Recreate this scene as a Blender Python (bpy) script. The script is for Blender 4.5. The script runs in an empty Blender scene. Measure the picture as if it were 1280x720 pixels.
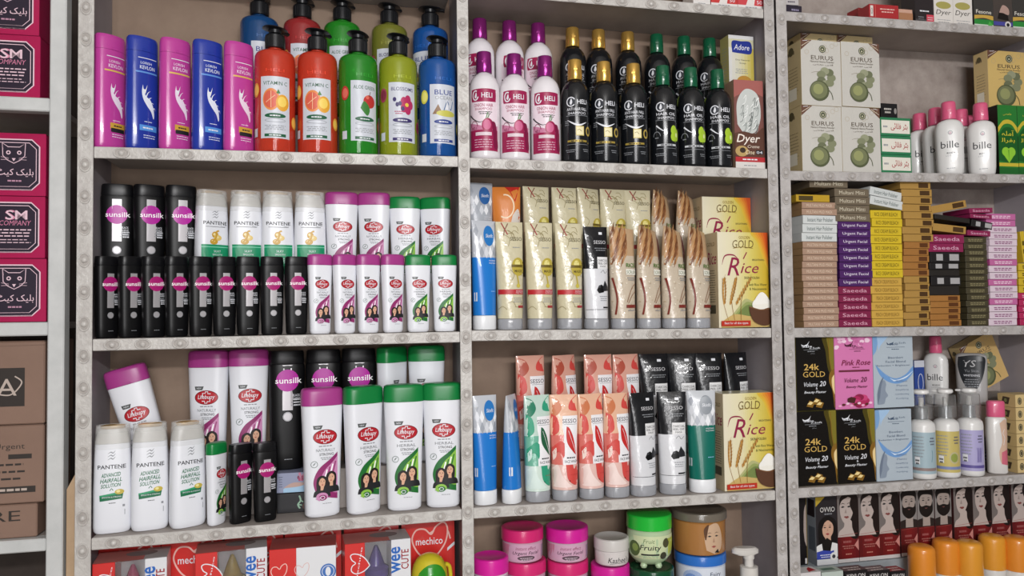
import bpy, math, random
from mathutils import Vector, Matrix
from mathutils.geometry import tessellate_polygon
random.seed(7)
S = bpy.context.scene
COL = S.collection
R = math.radians
PI = math.pi
EYE = 1.35                       # eye height above the floor; world Y runs into the shelf, the frames' front is Y = 0
CAMD = 1.45
# ---------------------------------------------------------------- camera
YAW, PITCH, ROLL, FPX = R(12.73), R(1.98), R(-0.73), 950.0
_f = Vector((math.sin(YAW)*math.cos(PITCH), math.cos(YAW)*math.cos(PITCH), math.sin(PITCH)))
_r = Vector((math.cos(YAW), -math.sin(YAW), 0)); _u = _r.cross(_f)
RT = math.cos(ROLL)*_r + math.sin(ROLL)*_u
UP = -math.sin(ROLL)*_r + math.cos(ROLL)*_u
EYEP = Vector((0, -CAMD, EYE))
def at(px, py, Y):
    """world point where the photo's pixel meets the vertical plane at depth Y"""
    d = _f + RT*((px-640)/FPX) + UP*((360-py)/FPX)
    return EYEP + d*((Y+CAMD)/d.y)
def mpp(px, Y):
    return (at(px+1, 330, Y)-at(px, 330, Y)).length
cam = bpy.data.cameras.new('camera'); cam.sensor_width = 36; cam.lens = FPX/1280*36; cam.clip_start = .02
camo = bpy.data.objects.new('camera', cam); COL.objects.link(camo)
camo.matrix_world = Matrix((( RT.x, UP.x, -_f.x, EYEP.x), (RT.y, UP.y, -_f.y, EYEP.y), (RT.z, UP.z, -_f.z, EYEP.z), (0,0,0,1)))
S.camera = camo
# ---------------------------------------------------------------- materials
def lin(h):
    h = h.lstrip('#'); out = []
    for i in (0, 2, 4):
        c = int(h[i:i+2], 16)/255
        out.append(c/12.92 if c <= .04045 else ((c+.055)/1.055)**2.4)
    return (*out, 1)
MATS = {}
def mat(name, hx=None, rough=.42, metal=0, coat=0, trans=0, bump=0, bscale=60, mottle=0, mscale=18, hx2=None, ior=1.45, alpha=1, spec=.5, dist=.002):
    if name in MATS: return MATS[name]
    m = bpy.data.materials.new(name); m.use_nodes = True
    nt = m.node_tree; b = nt.nodes['Principled BSDF']
    c = lin(hx)
    b.inputs['Base Color'].default_value = c
    b.inputs['Roughness'].default_value = rough; b.inputs['Metallic'].default_value = metal
    b.inputs['Coat Weight'].default_value = coat; b.inputs['Coat Roughness'].default_value = .06
    b.inputs['Transmission Weight'].default_value = trans; b.inputs['IOR'].default_value = ior
    b.inputs['Alpha'].default_value = alpha; b.inputs['Specular IOR Level'].default_value = spec
    if mottle or bump:
        tc = nt.nodes.new('ShaderNodeTexCoord')
    if mottle:
        n = nt.nodes.new('ShaderNodeTexNoise'); n.inputs['Scale'].default_value = mscale; n.inputs['Detail'].default_value = 6
        n.inputs['Roughness'].default_value = .65
        nt.links.new(tc.outputs['Object'], n.inputs['Vector'])
        rp = nt.nodes.new('ShaderNodeValToRGB')
        rp.color_ramp.elements[0].position = .5-mottle; rp.color_ramp.elements[1].position = .5+mottle
        rp.color_ramp.elements[0].color = lin(hx2 or hx); rp.color_ramp.elements[1].color = c
        nt.links.new(n.outputs['Fac'], rp.inputs['Fac']); nt.links.new(rp.outputs['Color'], b.inputs['Base Color'])
    if bump:
        n2 = nt.nodes.new('ShaderNodeTexNoise'); n2.inputs['Scale'].default_value = bscale; n2.inputs['Detail'].default_value = 3
        nt.links.new(tc.outputs['Object'], n2.inputs['Vector'])
        bp = nt.nodes.new('ShaderNodeBump'); bp.inputs['Strength'].default_value = bump; bp.inputs['Distance'].default_value = dist
        nt.links.new(n2.outputs['Fac'], bp.inputs['Height'])
        nt.links.new(bp.outputs['Normal'], b.inputs['Coat Normal'] if coat > .5 else b.inputs['Normal'])
        if coat > .5: nt.links.new(bp.outputs['Normal'], b.inputs['Normal'])
    MATS[name] = m
    return m
def K(hx, rough=.42, **k):
    """a plain plastic or print colour"""
    return mat('paint_%s_%d%s' % (hx.strip('#'), int(rough*100), ''.join('_%s%s' % i for i in sorted(k.items()))), hx, rough, **k)
# ---------------------------------------------------------------- mesh building
BODY = {}
class MB:
    def __init__(s): s.v, s.f, s.m, s.mats = [], [], [], []
    def mi(s, m):
        if m not in s.mats: s.mats.append(m)
        return s.mats.index(m)
    def add(s, vs, fs, m):
        o = len(s.v); s.v += [tuple(v) for v in vs]; i = s.mi(m)
        for f in fs: s.f.append(tuple(o+k for k in f)); s.m.append(i)
    def box(s, x0, x1, y0, y1, z0, z1, m, c=.0008, xf=None):
        c = min(c, (x1-x0)*.45, (y1-y0)*.45, (z1-z0)*.45)
        X, Y, Z = (x0, x1), (y0, y1), (z0, z1); vs = []; ix = {}
        for i in (0, 1):
            for j in (0, 1):
                for k in (0, 1):
                    a = c if i == 0 else -c; b = c if j == 0 else -c; d = c if k == 0 else -c
                    for ax, p in enumerate(((X[i], Y[j]+b, Z[k]+d), (X[i]+a, Y[j], Z[k]+d), (X[i]+a, Y[j]+b, Z[k]))):
                        ix[i, j, k, ax] = len(vs); vs.append(p)
        fs = []
        q = lambda *a: fs.append([ix[t] for t in a])
        for i in (0, 1): q((i,0,0,0), (i,1,0,0), (i,1,1,0), (i,0,1,0))
        for j in (0, 1): q((0,j,0,1), (1,j,0,1), (1,j,1,1), (0,j,1,1))
        for k in (0, 1): q((0,0,k,2), (1,0,k,2), (1,1,k,2), (0,1,k,2))
        for j in (0, 1):
            for k in (0, 1): q((0,j,k,1), (1,j,k,1), (1,j,k,2), (0,j,k,2))
        for i in (0, 1):
            for k in (0, 1): q((i,0,k,0), (i,1,k,0), (i,1,k,2), (i,0,k,2))
        for i in (0, 1):
            for j in (0, 1): q((i,j,0,0), (i,j,1,0), (i,j,1,1), (i,j,0,1))
        for i in (0, 1):
            for j in (0, 1):
                for k in (0, 1): fs.append([ix[i,j,k,0], ix[i,j,k,1], ix[i,j,k,2]])
        if xf: vs = [xf(Vector(v)) for v in vs]
        s.add(vs, fs, m)
    def loft(s, secs, m, n=36, bot=True, top=True, xf=None):
        """secs: (z, half width, half depth, exponent[, material of the zone above])"""
        vs = []; rows = len(secs)
        for sec in secs:
            z, w, d, e = sec[:4]
            for k in range(n):
                t = 2*PI*k/n; c, sn = math.cos(t), math.sin(t)
                vs.append((w*math.copysign(abs(c)**(2/e), c), d*math.copysign(abs(sn)**(2/e), sn), z))
        if xf: vs = [xf(Vector(v)) for v in vs]
        o = len(s.v); s.v += [tuple(v) for v in vs]; cur = m
        for r in range(rows-1):
            if len(secs[r]) > 4: cur = secs[r][4]
            i = s.mi(cur)
            for k in range(n):
                k2 = (k+1) % n
                s.f.append((o+r*n+k, o+r*n+k2, o+(r+1)*n+k2, o+(r+1)*n+k)); s.m.append(i)
        if bot: s.f.append(tuple(o+k for k in reversed(range(n)))); s.m.append(s.mi(m))
        if top: s.f.append(tuple(o+(rows-1)*n+k for k in range(n))); s.m.append(s.mi(cur))
    def lathe(s, prof, m, n=36, xf=None, **k):
        s.loft([(p[0], p[1], p[1], 2) + tuple(p[2:]) for p in prof], m, n, xf=xf, **k)
    def build(s, name, parent=None, loc=None, smooth=35):
        if name == 'print':              # ink belongs to the surface it is printed on
            b, bo = BODY[parent.name]; o = len(b.v); b.v += s.v
            for f, i in zip(s.f, s.m): b.f.append(tuple(o+k for k in f)); b.m.append(b.mi(s.mats[i]))
            old = bo.data; n = b.build('body', parent); bo.data = n.data; bpy.data.objects.remove(n); bpy.data.meshes.remove(old); BODY[parent.name] = (b, bo)
            return bo
        me = bpy.data.meshes.new(name); me.from_pydata(s.v, [], s.f)
        for m in s.mats: me.materials.append(m)
        me.polygons.foreach_set('material_index', s.m)
        import bmesh as _b
        bm = _b.new(); bm.from_mesh(me); _b.ops.recalc_face_normals(bm, faces=bm.faces); bm.to_mesh(me); bm.free()
        me.shade_smooth(); me.set_sharp_from_angle(angle=R(smooth)); me.update()
        o = bpy.data.objects.new(name, me); COL.objects.link(o)
        if parent:
            o.parent = parent
            if name in ('body', 'box_body'): BODY[parent.name] = (s, o)
        if loc: o.location = loc
        return o
# ---------------------------------------------------------------- printed artwork: thin ink laid on a surface
_TX = {}
def glyphs(s, bold, shear):
    k = (s, bold, shear)
    if k not in _TX:
        c = bpy.data.curves.new('t', 'FONT'); c.body = s; c.resolution_u = 2; c.offset = bold*.4; c.shear = shear; c.align_x = 'CENTER'; c.align_y = 'CENTER'
        o = bpy.data.objects.new('t', c); COL.objects.link(o)
        me = bpy.data.meshes.new_from_object(o.evaluated_get(bpy.context.evaluated_depsgraph_get()))
        me.calc_loop_triangles()
        vs = [(v.co.x, v.co.y) for v in me.vertices]; fs = [tuple(t.vertices) for t in me.loop_triangles]
        bpy.data.objects.remove(o); bpy.data.curves.remove(c); bpy.data.meshes.remove(me)
        x0 = min(v[0] for v in vs); x1 = max(v[0] for v in vs); y0 = min(v[1] for v in vs); y1 = max(v[1] for v in vs)
        _TX[k] = ([(v[0]-(x0+x1)/2, v[1]-(y0+y1)/2) for v in vs], fs, x1-x0, y1-y0)
    return _TX[k]
class Art:
    """shapes in units of (sx, sy) about (ox, oy), laid on fn(u, v, h); cut: longest allowed span across u on curved faces"""
    def __init__(s, mb, fn, sx, sy, ox=0, oy=0, cut=None):
        s.mb, s.fn, s.sx, s.sy, s.ox, s.oy, s.cut, s.n = mb, fn, sx, sy, ox, oy, cut, 0
    def put(s, vs, tris, m, h=None):
        if h is None: h = .0002 + .00004*s.n; s.n += 1
        pts = [(s.ox+x*s.sx, s.oy+y*s.sy) for x, y in vs]
        if s.cut:
            out, todo, pl = [], list(tris), list(pts)
            while todo:
                t = todo.pop(); us = [pl[i][0] for i in t]; d = [abs(us[a]-us[(a+1) % 3]) for a in range(3)]
                if max(d) <= s.cut: out.append(t); continue
                a = d.index(max(d)); i, j, k = t[a], t[(a+1) % 3], t[(a+2) % 3]
                pl.append(((pl[i][0]+pl[j][0])/2, (pl[i][1]+pl[j][1])/2)); n = len(pl)-1
                todo += [(i, n, k), (n, j, k)]
            pts, tris = pl, out
        s.mb.add([s.fn(u, v, h) for u, v in pts], tris, m)
    def p(s, pts, m):
        t = tessellate_polygon([[Vector((x*s.sx, y*s.sy, 0)) for x, y in pts]])
        s.put(pts, t, m)
    def r(s, x0, x1, y0, y1, m): s.put([(x0,y0), (x1,y0), (x1,y1), (x0,y1)], [(0,1,2), (0,2,3)], m)
    def e(s, cx, cy, rx, ry, m, n=24, a0=0, a1=360):
        pts = [(cx+rx*math.cos(R(a0+(a1-a0)*k/n)), cy+ry*math.sin(R(a0+(a1-a0)*k/n))) for k in range(n if a1-a0 >= 360 else n+1)]
        s.p(pts, m)
    def c(s, cx, cy, rx, m, n=24): s.e(cx, cy, rx, rx*s.sx/s.sy, m, n)
    def ring(s, cx, cy, rx, ry, wd, m, n=28, a0=0, a1=360):
        """wd in metres"""
        s.s([(cx+rx*math.cos(R(a0+(a1-a0)*k/n)), cy+ry*math.sin(R(a0+(a1-a0)*k/n))) for k in range(n+1)], wd, m)
    def s(s, pts, wd, m):
        P = [Vector((x*s.sx, y*s.sy)) for x, y in pts]; vs, fs = [], []
        wf = wd if callable(wd) else (lambda t: wd)
        for i, q in enumerate(P):
            t = (P[min(i+1, len(P)-1)]-P[max(i-1, 0)])
            if t.length < 1e-9: t = Vector((1, 0))
            n = Vector((-t.y, t.x)).normalized()*wf(i/max(1, len(P)-1))/2
            for z in (q+n, q-n): vs.append((z.x/s.sx, z.y/s.sy))
        for i in range(len(P)-1): fs += [(2*i, 2*i+1, 2*i+3), (2*i, 2*i+3, 2*i+2)]
        s.put(vs, fs, m)
    def t(s, txt, cx, cy, w, h, m, bold=0, shear=0, rot=0):
        """text fitted into a box w (units of sx) by h (units of sy) centred at (cx, cy)"""
        vs, fs, tw, th = glyphs(txt, bold, shear)
        kx, ky = w*s.sx/tw, h*s.sy/th
        ca, sa = math.cos(R(rot)), math.sin(R(rot)); out = []
        for x, y in vs:
            x, y = x*kx, y*ky
            out.append((cx+(x*ca-y*sa)/s.sx, cy+(x*sa+y*ca)/s.sy))
        s.put(out, fs, m)
    def micro(s, cx, cy, w, n, gap, h, m, seed=0):
        """lines of print too small to read in the photo"""
        rg = random.Random(seed+n)
        for i in range(n):
            ww = w*rg.uniform(.7, 1); y = cy-i*gap; x = cx-ww/2
            while x < cx+ww/2:
                l = w*rg.uniform(.08, .2); s.r(x, min(x+l, cx+ww/2), y-h/2, y+h/2, m); s.n -= 1; x += l+w*.035
        s.n += 1
def curve(pts, n=8):
    """Catmull-Rom through points"""
    out = []
    for i in range(len(pts)-1):
        p0, p1, p2, p3 = pts[max(i-1, 0)], pts[i], pts[i+1], pts[min(i+2, len(pts)-1)]
        for k in range(n):
            t = k/n
            out.append(tuple(.5*(2*b+(c-a)*t+(2*a-5*b+4*c-d)*t*t+(3*b-a-3*c+d)*t**3) for a, b, c, d in zip(p0, p1, p2, p3)))
    out.append(tuple(pts[-1])); return out
def secat(secs, z):
    for a, b in zip(secs, secs[1:]):
        if a[0] <= z <= b[0] and b[0] > a[0]:
            k = (z-a[0])/(b[0]-a[0]); return [a[i]+(b[i]-a[i])*k for i in (1, 2, 3)]
    return secs[0][1:4] if z < secs[0][0] else secs[-1][1:4]
def proj(secs):
    """print laid on the front of a lofted body, seen square on"""
    def fn(u, v, h):
        w, d, e = secat(secs, v); k = max(-.985, min(.985, u/w))
        y = d*(1-abs(k)**e)**(1/e)
        return (k*w, -y-h, v)
    return fn
def wrap(secs):
    """print wrapped round a lofted round body"""
    def fn(u, v, h):
        w, d, e = secat(secs, v); a = u/w
        return ((w+h)*math.sin(a), -(d+h)*math.cos(a), v)
    return fn
def front(W, D, H=9): return lambda u, v, h: (max(-W/2, min(W/2, u)), -D/2-h, max(.0008, min(H, v)))
def side_l(W, D): return lambda u, v, h: (-W/2-h, -u, v)
def top_f(W, D, H): return lambda u, v, h: (u, v, H+h)
# ---------------------------------------------------------------- things
def tag(o, label=None, cat=None, group=None, kind=None):
    for k, v in (('label', label), ('category', cat), ('group', group), ('kind', kind)):
        if v: o[k] = v
    return o
def empty(name, cat):
    o = bpy.data.objects.new(name, None); o.empty_display_size = .02; COL.objects.link(o); o['category'] = cat
    return o
def kids(o): return [c for c in bpy.data.objects if c.parent is o]
_KIDS = {}
def dup(o):
    if o.name not in _KIDS: _KIDS[o.name] = [(c, kids(c)) for c in kids(o)]
    r = o.copy(); COL.objects.link(r)
    for c, gs in _KIDS[o.name]:
        d = c.copy(); COL.objects.link(d); d.parent = r
        for g in gs:
            e = g.copy(); COL.objects.link(e); e.parent = d
    return r
class Proto:
    """first use moves the thing itself, later uses copy it"""
    def __init__(s, root): s.root, s.used = root, False
    def place(s, loc, yaw, label, group=None, tilt=None):
        o = dup(s.root) if s.used else s.root
        if not s.used: _KIDS.setdefault(o.name, [(c, kids(c)) for c in kids(o)])
        s.used = True
        o.location = loc; o.rotation_euler = (0, tilt or 0, yaw); o['label'] = label
        if group: o['group'] = group
        return o
ORD = 'first second third fourth fifth sixth seventh eighth ninth tenth eleventh twelfth thirteenth fourteenth fifteenth sixteenth seventeenth eighteenth nineteenth twentieth twenty-first twenty-second'.split()
# ---------------------------------------------------------------- the setting
def struct(name, mb, **k):
    o = mb.build(name, **k); o['kind'] = 'structure'; return o
m_wall = mat('room_wall', '#8f867c', .8, mottle=.25, hx2='#7d746b', mscale=6)
b = MB(); b.box(-4, 5, -5, .6, -.1, 0, mat('floor_tile', '#b3aca2', .35, mottle=.2, hx2='#a29a90', mscale=5)); struct('floor', b)
b = MB(); b.box(-4, 5, -5, .6, 2.75, 2.85, mat('ceiling_paint', '#d9d6d0', .8, mottle=.2, hx2='#cfccc6', mscale=3)); struct('ceiling', b)
b = MB(); b.box(-4, 5, .3, .4, 0, 2.75, m_wall); struct('wall_back', b)

m_frame = mat('painted_steel', '#cbc8c3', .34, bump=.7, bscale=170, mottle=.22, hx2='#b0aba7', mscale=45, dist=.002)
m_frame_r = mat('worn_painted_steel', '#c4c0be', .33, bump=.7, bscale=170, mottle=.22, hx2='#a29d9a', mscale=45, dist=.002)
m_board = mat('shelf_board_paint', '#aaa19b', .6, mottle=.25, hx2='#938a84', mscale=9)
m_back = mat('back_board', '#96816f', .7, mottle=.3, hx2='#7d6859', mscale=9, bump=.1, bscale=30)
m_back_r = mat('dusty_back_board', '#b3a8a1', .7, mottle=.2, hx2='#8f837c', mscale=16, bump=.15, bscale=30)
m_side = mat('side_board', '#a8a1a6', .6, mottle=.25, hx2='#958e93', mscale=9)
m_groove = mat('grimy_groove', '#b0aaa5', .5, mottle=.25, hx2='#98928d', mscale=60)  # recess shade round the bolt head, put into the colour for relief
m_white = mat('white_gloss_paint', '#cfd0cf', .3, mottle=.25, hx2='#bcbebd', mscale=22, bump=.15, bscale=60)
DEPTH = .165
LIP = .0205
def stud(mb, x, z, m, along_x=True, y=0):
    """a painted-over bolt head in its raised oval washer"""
    rx, rz = (.0122, .0084) if along_x else (.0084, .0118)
    n, k = 20, 6; vs, fs = [], []
    for i in range(n):
        a = 2*PI*i/n
        for j in range(k):
            t = PI*j/(k-1); q = 1+.16*math.cos(t)
            vs.append((x+rx*q*math.cos(a), y-.0021*math.sin(t), z+rz*q*math.sin(a)))
    for i in range(n):
        for j in range(k-1): fs.append((i*k+j, ((i+1) % n)*k+j, ((i+1) % n)*k+j+1, i*k+j+1))
    mb.add(vs, fs, m)
    mb.add([(x+rx*.92*math.cos(2*PI*i/20), y-.00035, z+rz*.92*math.sin(2*PI*i/20)) for i in range(20)], [tuple(range(20))], m_groove)
    vs = [(x, y-.0046, z)]; fs = []
    for r, h in ((.0022, .0043), (.0042, .0031), (.0053, .0012), (.0055, -.0003)):
        vs += [(x+r*math.cos(2*PI*i/12), y-h, z+r*math.sin(2*PI*i/12)) for i in range(12)]
    for i in range(12):
        fs.append((0, 1+i, 1+(i+1) % 12))
        for q in range(3): fs.append((1+q*12+i, 1+q*12+(i+1) % 12, 13+q*12+(i+1) % 12, 13+q*12+i))
    mb.add(vs, fs, m)
# shelf edges: (pixel x, pixel y) of the lip's top corner at either end
EDGE = {('L', 1): ((117.4, 183), (572.5, 195.5)), ('L', 2): ((115.3, 424), (575.3, 414.5)), ('L', 3): ((114.5, 673), (577.3, 636.4)),
        ('M', 1): ((588, 197), (959, 211)), ('M', 2): ((589, 413), (964, 410)), ('M', 3): ((591, 635), (969.7, 613)),
        ('R', 0): ((982, 14), (1280, 35)), ('R', 1): ((988, 213.5), (1280, 218)), ('R', 2): ((991, 410), (1280, 407)), ('R', 3): ((998, 610.6), (1280, 593))}
XA, XB, XC, XD, XE = (-.4203, .2237, .2462, .8888, .9421)
XF = at(1312, 300, 0).x
SPAN = {'L': (XA, XB), 'M': (XC, XD), 'R': (XE, XF)}
SH = {}
for (c, k), (p, q) in EDGE.items():
    a, d = at(*p, 0), at(*q, 0); x0, x1 = SPAN[c]; g = (d.z-a.z)/(d.x-a.x)
    SH[c, k] = (a.z+g*(x0-a.x), a.z+g*(x1-a.x))
SH['L', 0] = (EYE+.667, EYE+.668)
zD = at(959, 11.5, 0).z; zm = at(690, -12, 0).z
SH['M', 0] = (zm-(zD-zm)/(XD-at(690, 0, 0).x)*(at(690, 0, 0).x-XC), zD)
SH['L', 4] = (EYE-.715, EYE-.715); SH['M', 4] = (EYE-.715, EYE-.715); SH['R', 4] = (EYE-.715, EYE-.715)
def zs(c, k, x):
    x0, x1 = SPAN[c]; a, d = SH[c, k]; return a+(d-a)*(x-x0)/(x1-x0)
def shelf(c, k, m, root):
    x0, x1 = SPAN[c]; mb = MB(); base = zs(c, k, x0)
    lift = lambda v: Vector((v.x, v.y, v.z+zs(c, k, v.x)))
    n = 8
    mb.box(x0, x1, -.0005, .0025, -LIP, 0, m, .0012, xf=lift)
    x = x0+.028+.02*((k*7+ord(c)) % 3)/3; i = 0
    while x < x1-.012:
        stud(mb, x+.004*math.sin(i*2.3+k), zs(c, k, x)-LIP*.52, m, True, -.0005); x += .0565; i += 1
    lip = mb.build('shelf_lip', root)
    mb = MB(); mb.box(x0+.0005, x1-.0005, .003, DEPTH-.001, -.008, -.0002, m_board, .0004, xf=lift)
    brd = mb.build('shelf_board', root)
    return brd
def post(x0, x1, m, root, seed, flange=1):
    mb = MB(); mb.box(x0, x1, -.003, 0, .3, 2.2, m, .0008)
    xs = (x0+x1)/2-.0015 if flange > 0 else x1-.003
    mb.box(xs, xs+.003, 0, .03, .3, 2.2, m, .0005)
    z = .5+seed
    while z < 2.1:
        stud(mb, (x0+x1)/2, z, m, False, -.003); z += .0555
    return mb.build('post', root)
def panel(x0, x1, y0, y1, z0, z1, m, name, root):
    mb = MB(); mb.box(x0, x1, y0, y1, z0, z1, m, .0006); return mb.build(name, root)
unit = empty('shelving_unit', 'shelf'); unit['label'] = 'wide grey painted steel shelving unit of two bays with bolted edges holding shampoos and creams'
unit_r = empty('shelving_unit', 'shelf'); unit_r['label'] = 'worn grey steel shelving unit at the right, full of small cosmetic boxes'
for k in range(5): shelf('L', k, m_frame, unit); shelf('M', k, m_frame, unit)
for k in range(5): shelf('R', k, m_frame_r, unit_r)
post(XA-.0255, XA, m_frame, unit, .01)
post(XB, XC, m_frame, unit, .03)
post(XD, XD+.0235, m_frame_r, unit, .02, -1)
post(XE-.0245, XE, m_frame_r, unit_r, .035)
post(XF, XF+.0245, m_frame_r, unit_r, .0)
panel(XA-.021, XA-.016, .0305, DEPTH, .3, 2.2, m_side, 'side_panel', unit)
panel(XB+.009, XB+.0135, .0305, DEPTH, .3, 2.2, m_side, 'side_panel', unit)
panel(XD+.013, XD+.0185, .0005, DEPTH, .3, 2.2, m_side, 'side_panel', unit)
panel(XE-.016, XE-.011, .0305, DEPTH, .3, 2.2, m_side, 'side_panel', unit_r)
panel(XF+.014, XF+.019, .0305, DEPTH, .3, 2.2, m_side, 'side_panel', unit_r)
panel(XA-.021, XB+.011, DEPTH, DEPTH+.006, .3, 2.2, m_back, 'back_panel', unit)
panel(XB+.0115, XD+.0185, DEPTH, DEPTH+.006, .3, 2.2, m_back, 'back_panel', unit)
panel(XE-.016, XF+.019, DEPTH, DEPTH+.006, .3, 2.2, m_back_r, 'back_panel', unit_r)
def riser(c, k, px0, px1, py, Y0, root, dz=0.0):
    """a plain step board behind the front row; its top at the pixel line py"""
    x0, x1 = at(px0, py, Y0).x, at(px1, py, Y0).x
    h = at((px0+px1)/2, py, (Y0+DEPTH)/2).z - zs(c, k, (x0+x1)/2)
    mb = MB(); lift = lambda v: Vector((v.x, v.y, v.z+zs(c, k, v.x)))
    mb.box(x0, x1, Y0, DEPTH-.002, .0003, h, m_board, .0006, xf=lift); mb.build('riser_board', root)
    return lambda x: zs(c, k, x)+h
# the white unit at the far side
WXR = at(81.5, 300, 0).x; WXL = at(60.5, 300, 0).x
wu = empty('shelving_unit', 'shelf'); wu['label'] = 'glossy white tubular steel rack holding magenta boxes and brown cartons'
mb = MB(); mb.box(WXL, WXR, -.002, .026, .3, 2.2, m_white, .002); mb.build('post', wu)
mb = MB(); mb.box(WXL, WXR, .25, .278, .3, 2.2, m_white, .002); mb.build('post', wu)
WZ = [at(30, 121, 0).z, at(30, 403, 0).z, at(30, 675, 0).z, at(30, -165, 0).z]
WZB = [at(30, 138, 0).z, at(30, 420, 0).z, at(30, 691, 0).z, at(30, -150, 0).z]
for zt, zb in zip(WZ, WZB):
    mb = MB(); mb.box(WXL-.55, WXL-.0003, 0, .024, zb, zt, m_white, .002); mb.build('shelf_rail', wu)
    mb = MB(); mb.box(WXL-.55, WXL-.0003, .0245, .25, zt-.012, zt-.0004, m_board, .0008); mb.build('shelf_board', wu)
panel(WXL-.55, WXR, .28, .286, .3, 2.2, mat('dark_back', '#4a403b', .8, mottle=.25, hx2='#3a322e'), 'back_panel', wu)
panel(WXR+.004, XA-.028, .26, .268, .3, 2.2, mat('dark_gap_board', '#3a2f30', .8, mottle=.25, hx2='#2b2224'), 'back_panel', wu)  # sheet closing the gap; the gap's shade is put into its dark colour
# ---------------------------------------------------------------- light
def area(name, loc, to, sx, sy, power, col=(1, 1, 1)):
    l = bpy.data.lights.new(name, 'AREA'); l.shape = 'RECTANGLE'; l.size = sx; l.size_y = sy; l.energy = power; l.color = col
    o = bpy.data.objects.new(name, l); COL.objects.link(o); o.location = loc
    o.rotation_euler = (Vector(to)-Vector(loc)).to_track_quat('-Z', 'Y').to_euler(); return o
for i, x in enumerate((-.42, -.2, .06, .28)):
    area('shop_door_daylight', (x+.1, -2.7, 1.62), (x*.6+.2, 0, 1.45), .12, 2.1, 12, (1, .99, 1))
area('wall_tube_light', (.45, -3.1, 2.1), (.45, 0, 1.35), 1.3, .1, 48, (1, .985, .975))
w = bpy.data.worlds.new('room_light'); w.use_nodes = True; S.world = w
w.node_tree.nodes['Background'].inputs[0].default_value = (1, .96, .94, 1); w.node_tree.nodes['Background'].inputs[1].default_value = .17
S.view_settings.view_transform = 'Standard'; S.view_settings.look = 'None'; S.view_settings.exposure = -.3; S.view_settings.gamma = 1
S.view_settings.use_curve_mapping = False
# ---------------------------------------------------------------- products
WH, BK = K('#e2e4ea', .3), K('#0b0b0d', .4, spec=.35)
INK, GREY = K('#1c1c20', .5), K('#8f9297', .4)
SKIN, HAIR = K('#d8a98c', .5), K('#1d1312', .5)
def woman(A, cx, cy, s, turn=0, hair=HAIR, skin=SKIN, top=INK, grey=False):
    """a printed portrait; s = head height in units of sy"""
    k = A.sy/A.sx*s; X = lambda u: cx+u*k; Y = lambda v: cy+v*s
    P = lambda pts, m: A.p([(X(a), Y(b)) for a, b in pts], m)
    P(curve([(-.55,-.9), (-.58,-.1), (-.46,.42), (0,.68), (.46,.42), (.56,-.1), (.5,-.9)]), hair)
    P(curve([(-.9,-1.5), (-.75,-.95), (-.2,-.72), (.2,-.72), (.75,-.95), (.9,-1.5)]), top)
    P([(-.16,-.85), (-.15,-.3), (.17,-.3), (.18,-.85)], skin)
    P(curve([(-.33,.15), (-.3,-.25), (-.1+turn*.1,-.5), (.12+turn*.1,-.5), (.3,-.22), (.33,.15), (.2,.4), (-.2,.4), (-.33,.15)]), skin)
    P(curve([(-.42,-.2), (-.4,.3), (-.05,.52), (.1,.5), (-.18,.32), (-.32,.02), (-.42,-.2)]), hair)
    P(curve([(.42,-.1), (.42,.3), (.1,.52), (0,.48), (.24,.3), (.34,.1), (.42,-.1)]), hair)
    for e in (-1, 1):
        x = e*.15+turn*.06
        P([(x-.09,.07), (x,.11), (x+.09,.07), (x,.035)], INK); P([(x-.1,.16), (x+.02*e,.2), (x+.1,.16), (x,.175)], hair)
    P([(-.03+turn*.08,-.12), (.05+turn*.08,-.12), (.03+turn*.06,.02)], K('#b98a72') if not grey else K('#8d8783'))
    P([(-.12+turn*.06,-.27), (-.03+turn*.06,-.23), (.04+turn*.06,-.23), (.12+turn*.06,-.27), (.02+turn*.06,-.34)], K('#a03a40') if not grey else K('#5c5553'))
def man(A, cx, cy, s, skin, hair, top):
    k = A.sy/A.sx*s; X = lambda u: cx+u*k; Y = lambda v: cy+v*s
    P = lambda pts, m: A.p([(X(a), Y(b)) for a, b in pts], m)
    P(curve([(-.95,-1.5), (-.8,-.95), (-.2,-.72), (.25,-.72), (.8,-.95), (.95,-1.5)]), top)
    P([(-.2,-1.1), (-.17,-.3), (.2,-.3), (.22,-1.1)], skin)
    P(curve([(-.33,.25), (-.34,-.2), (-.14,-.5), (.14,-.5), (.34,-.2), (.33,.25), (.2,.4), (-.2,.4), (-.33,.25)]), skin)
    P(curve([(-.4,.1), (-.44,.5), (-.1,.74), (.32,.68), (.42,.4), (.37,.1), (.3,.34), (-.1,.4), (-.3,.32), (-.4,.1)]), hair)
    P(curve([(-.37,.05), (-.36,-.4), (-.12,-.66), (.14,-.66), (.37,-.4), (.36,.05), (.26,-.16), (0,-.12), (-.26,-.16), (-.37,.05)]), hair)
    for e in (-1, 1):
        P([(e*.15-.08,.12), (e*.15,.155), (e*.15+.08,.12), (e*.15,.09)], INK); P([(e*.15-.1,.21), (e*.15,.25), (e*.15+.1,.21), (e*.15,.22)], hair)
    P([(-.04,-.06), (.06,-.06), (.02,.1)], K('#7d716a')); P([(-.09,-.24), (.09,-.24), (0,-.29)], K('#7a4f4a'))
def bottle_root(name='shampoo_bottle', cat='bottle'): return empty(name, cat)
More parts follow.
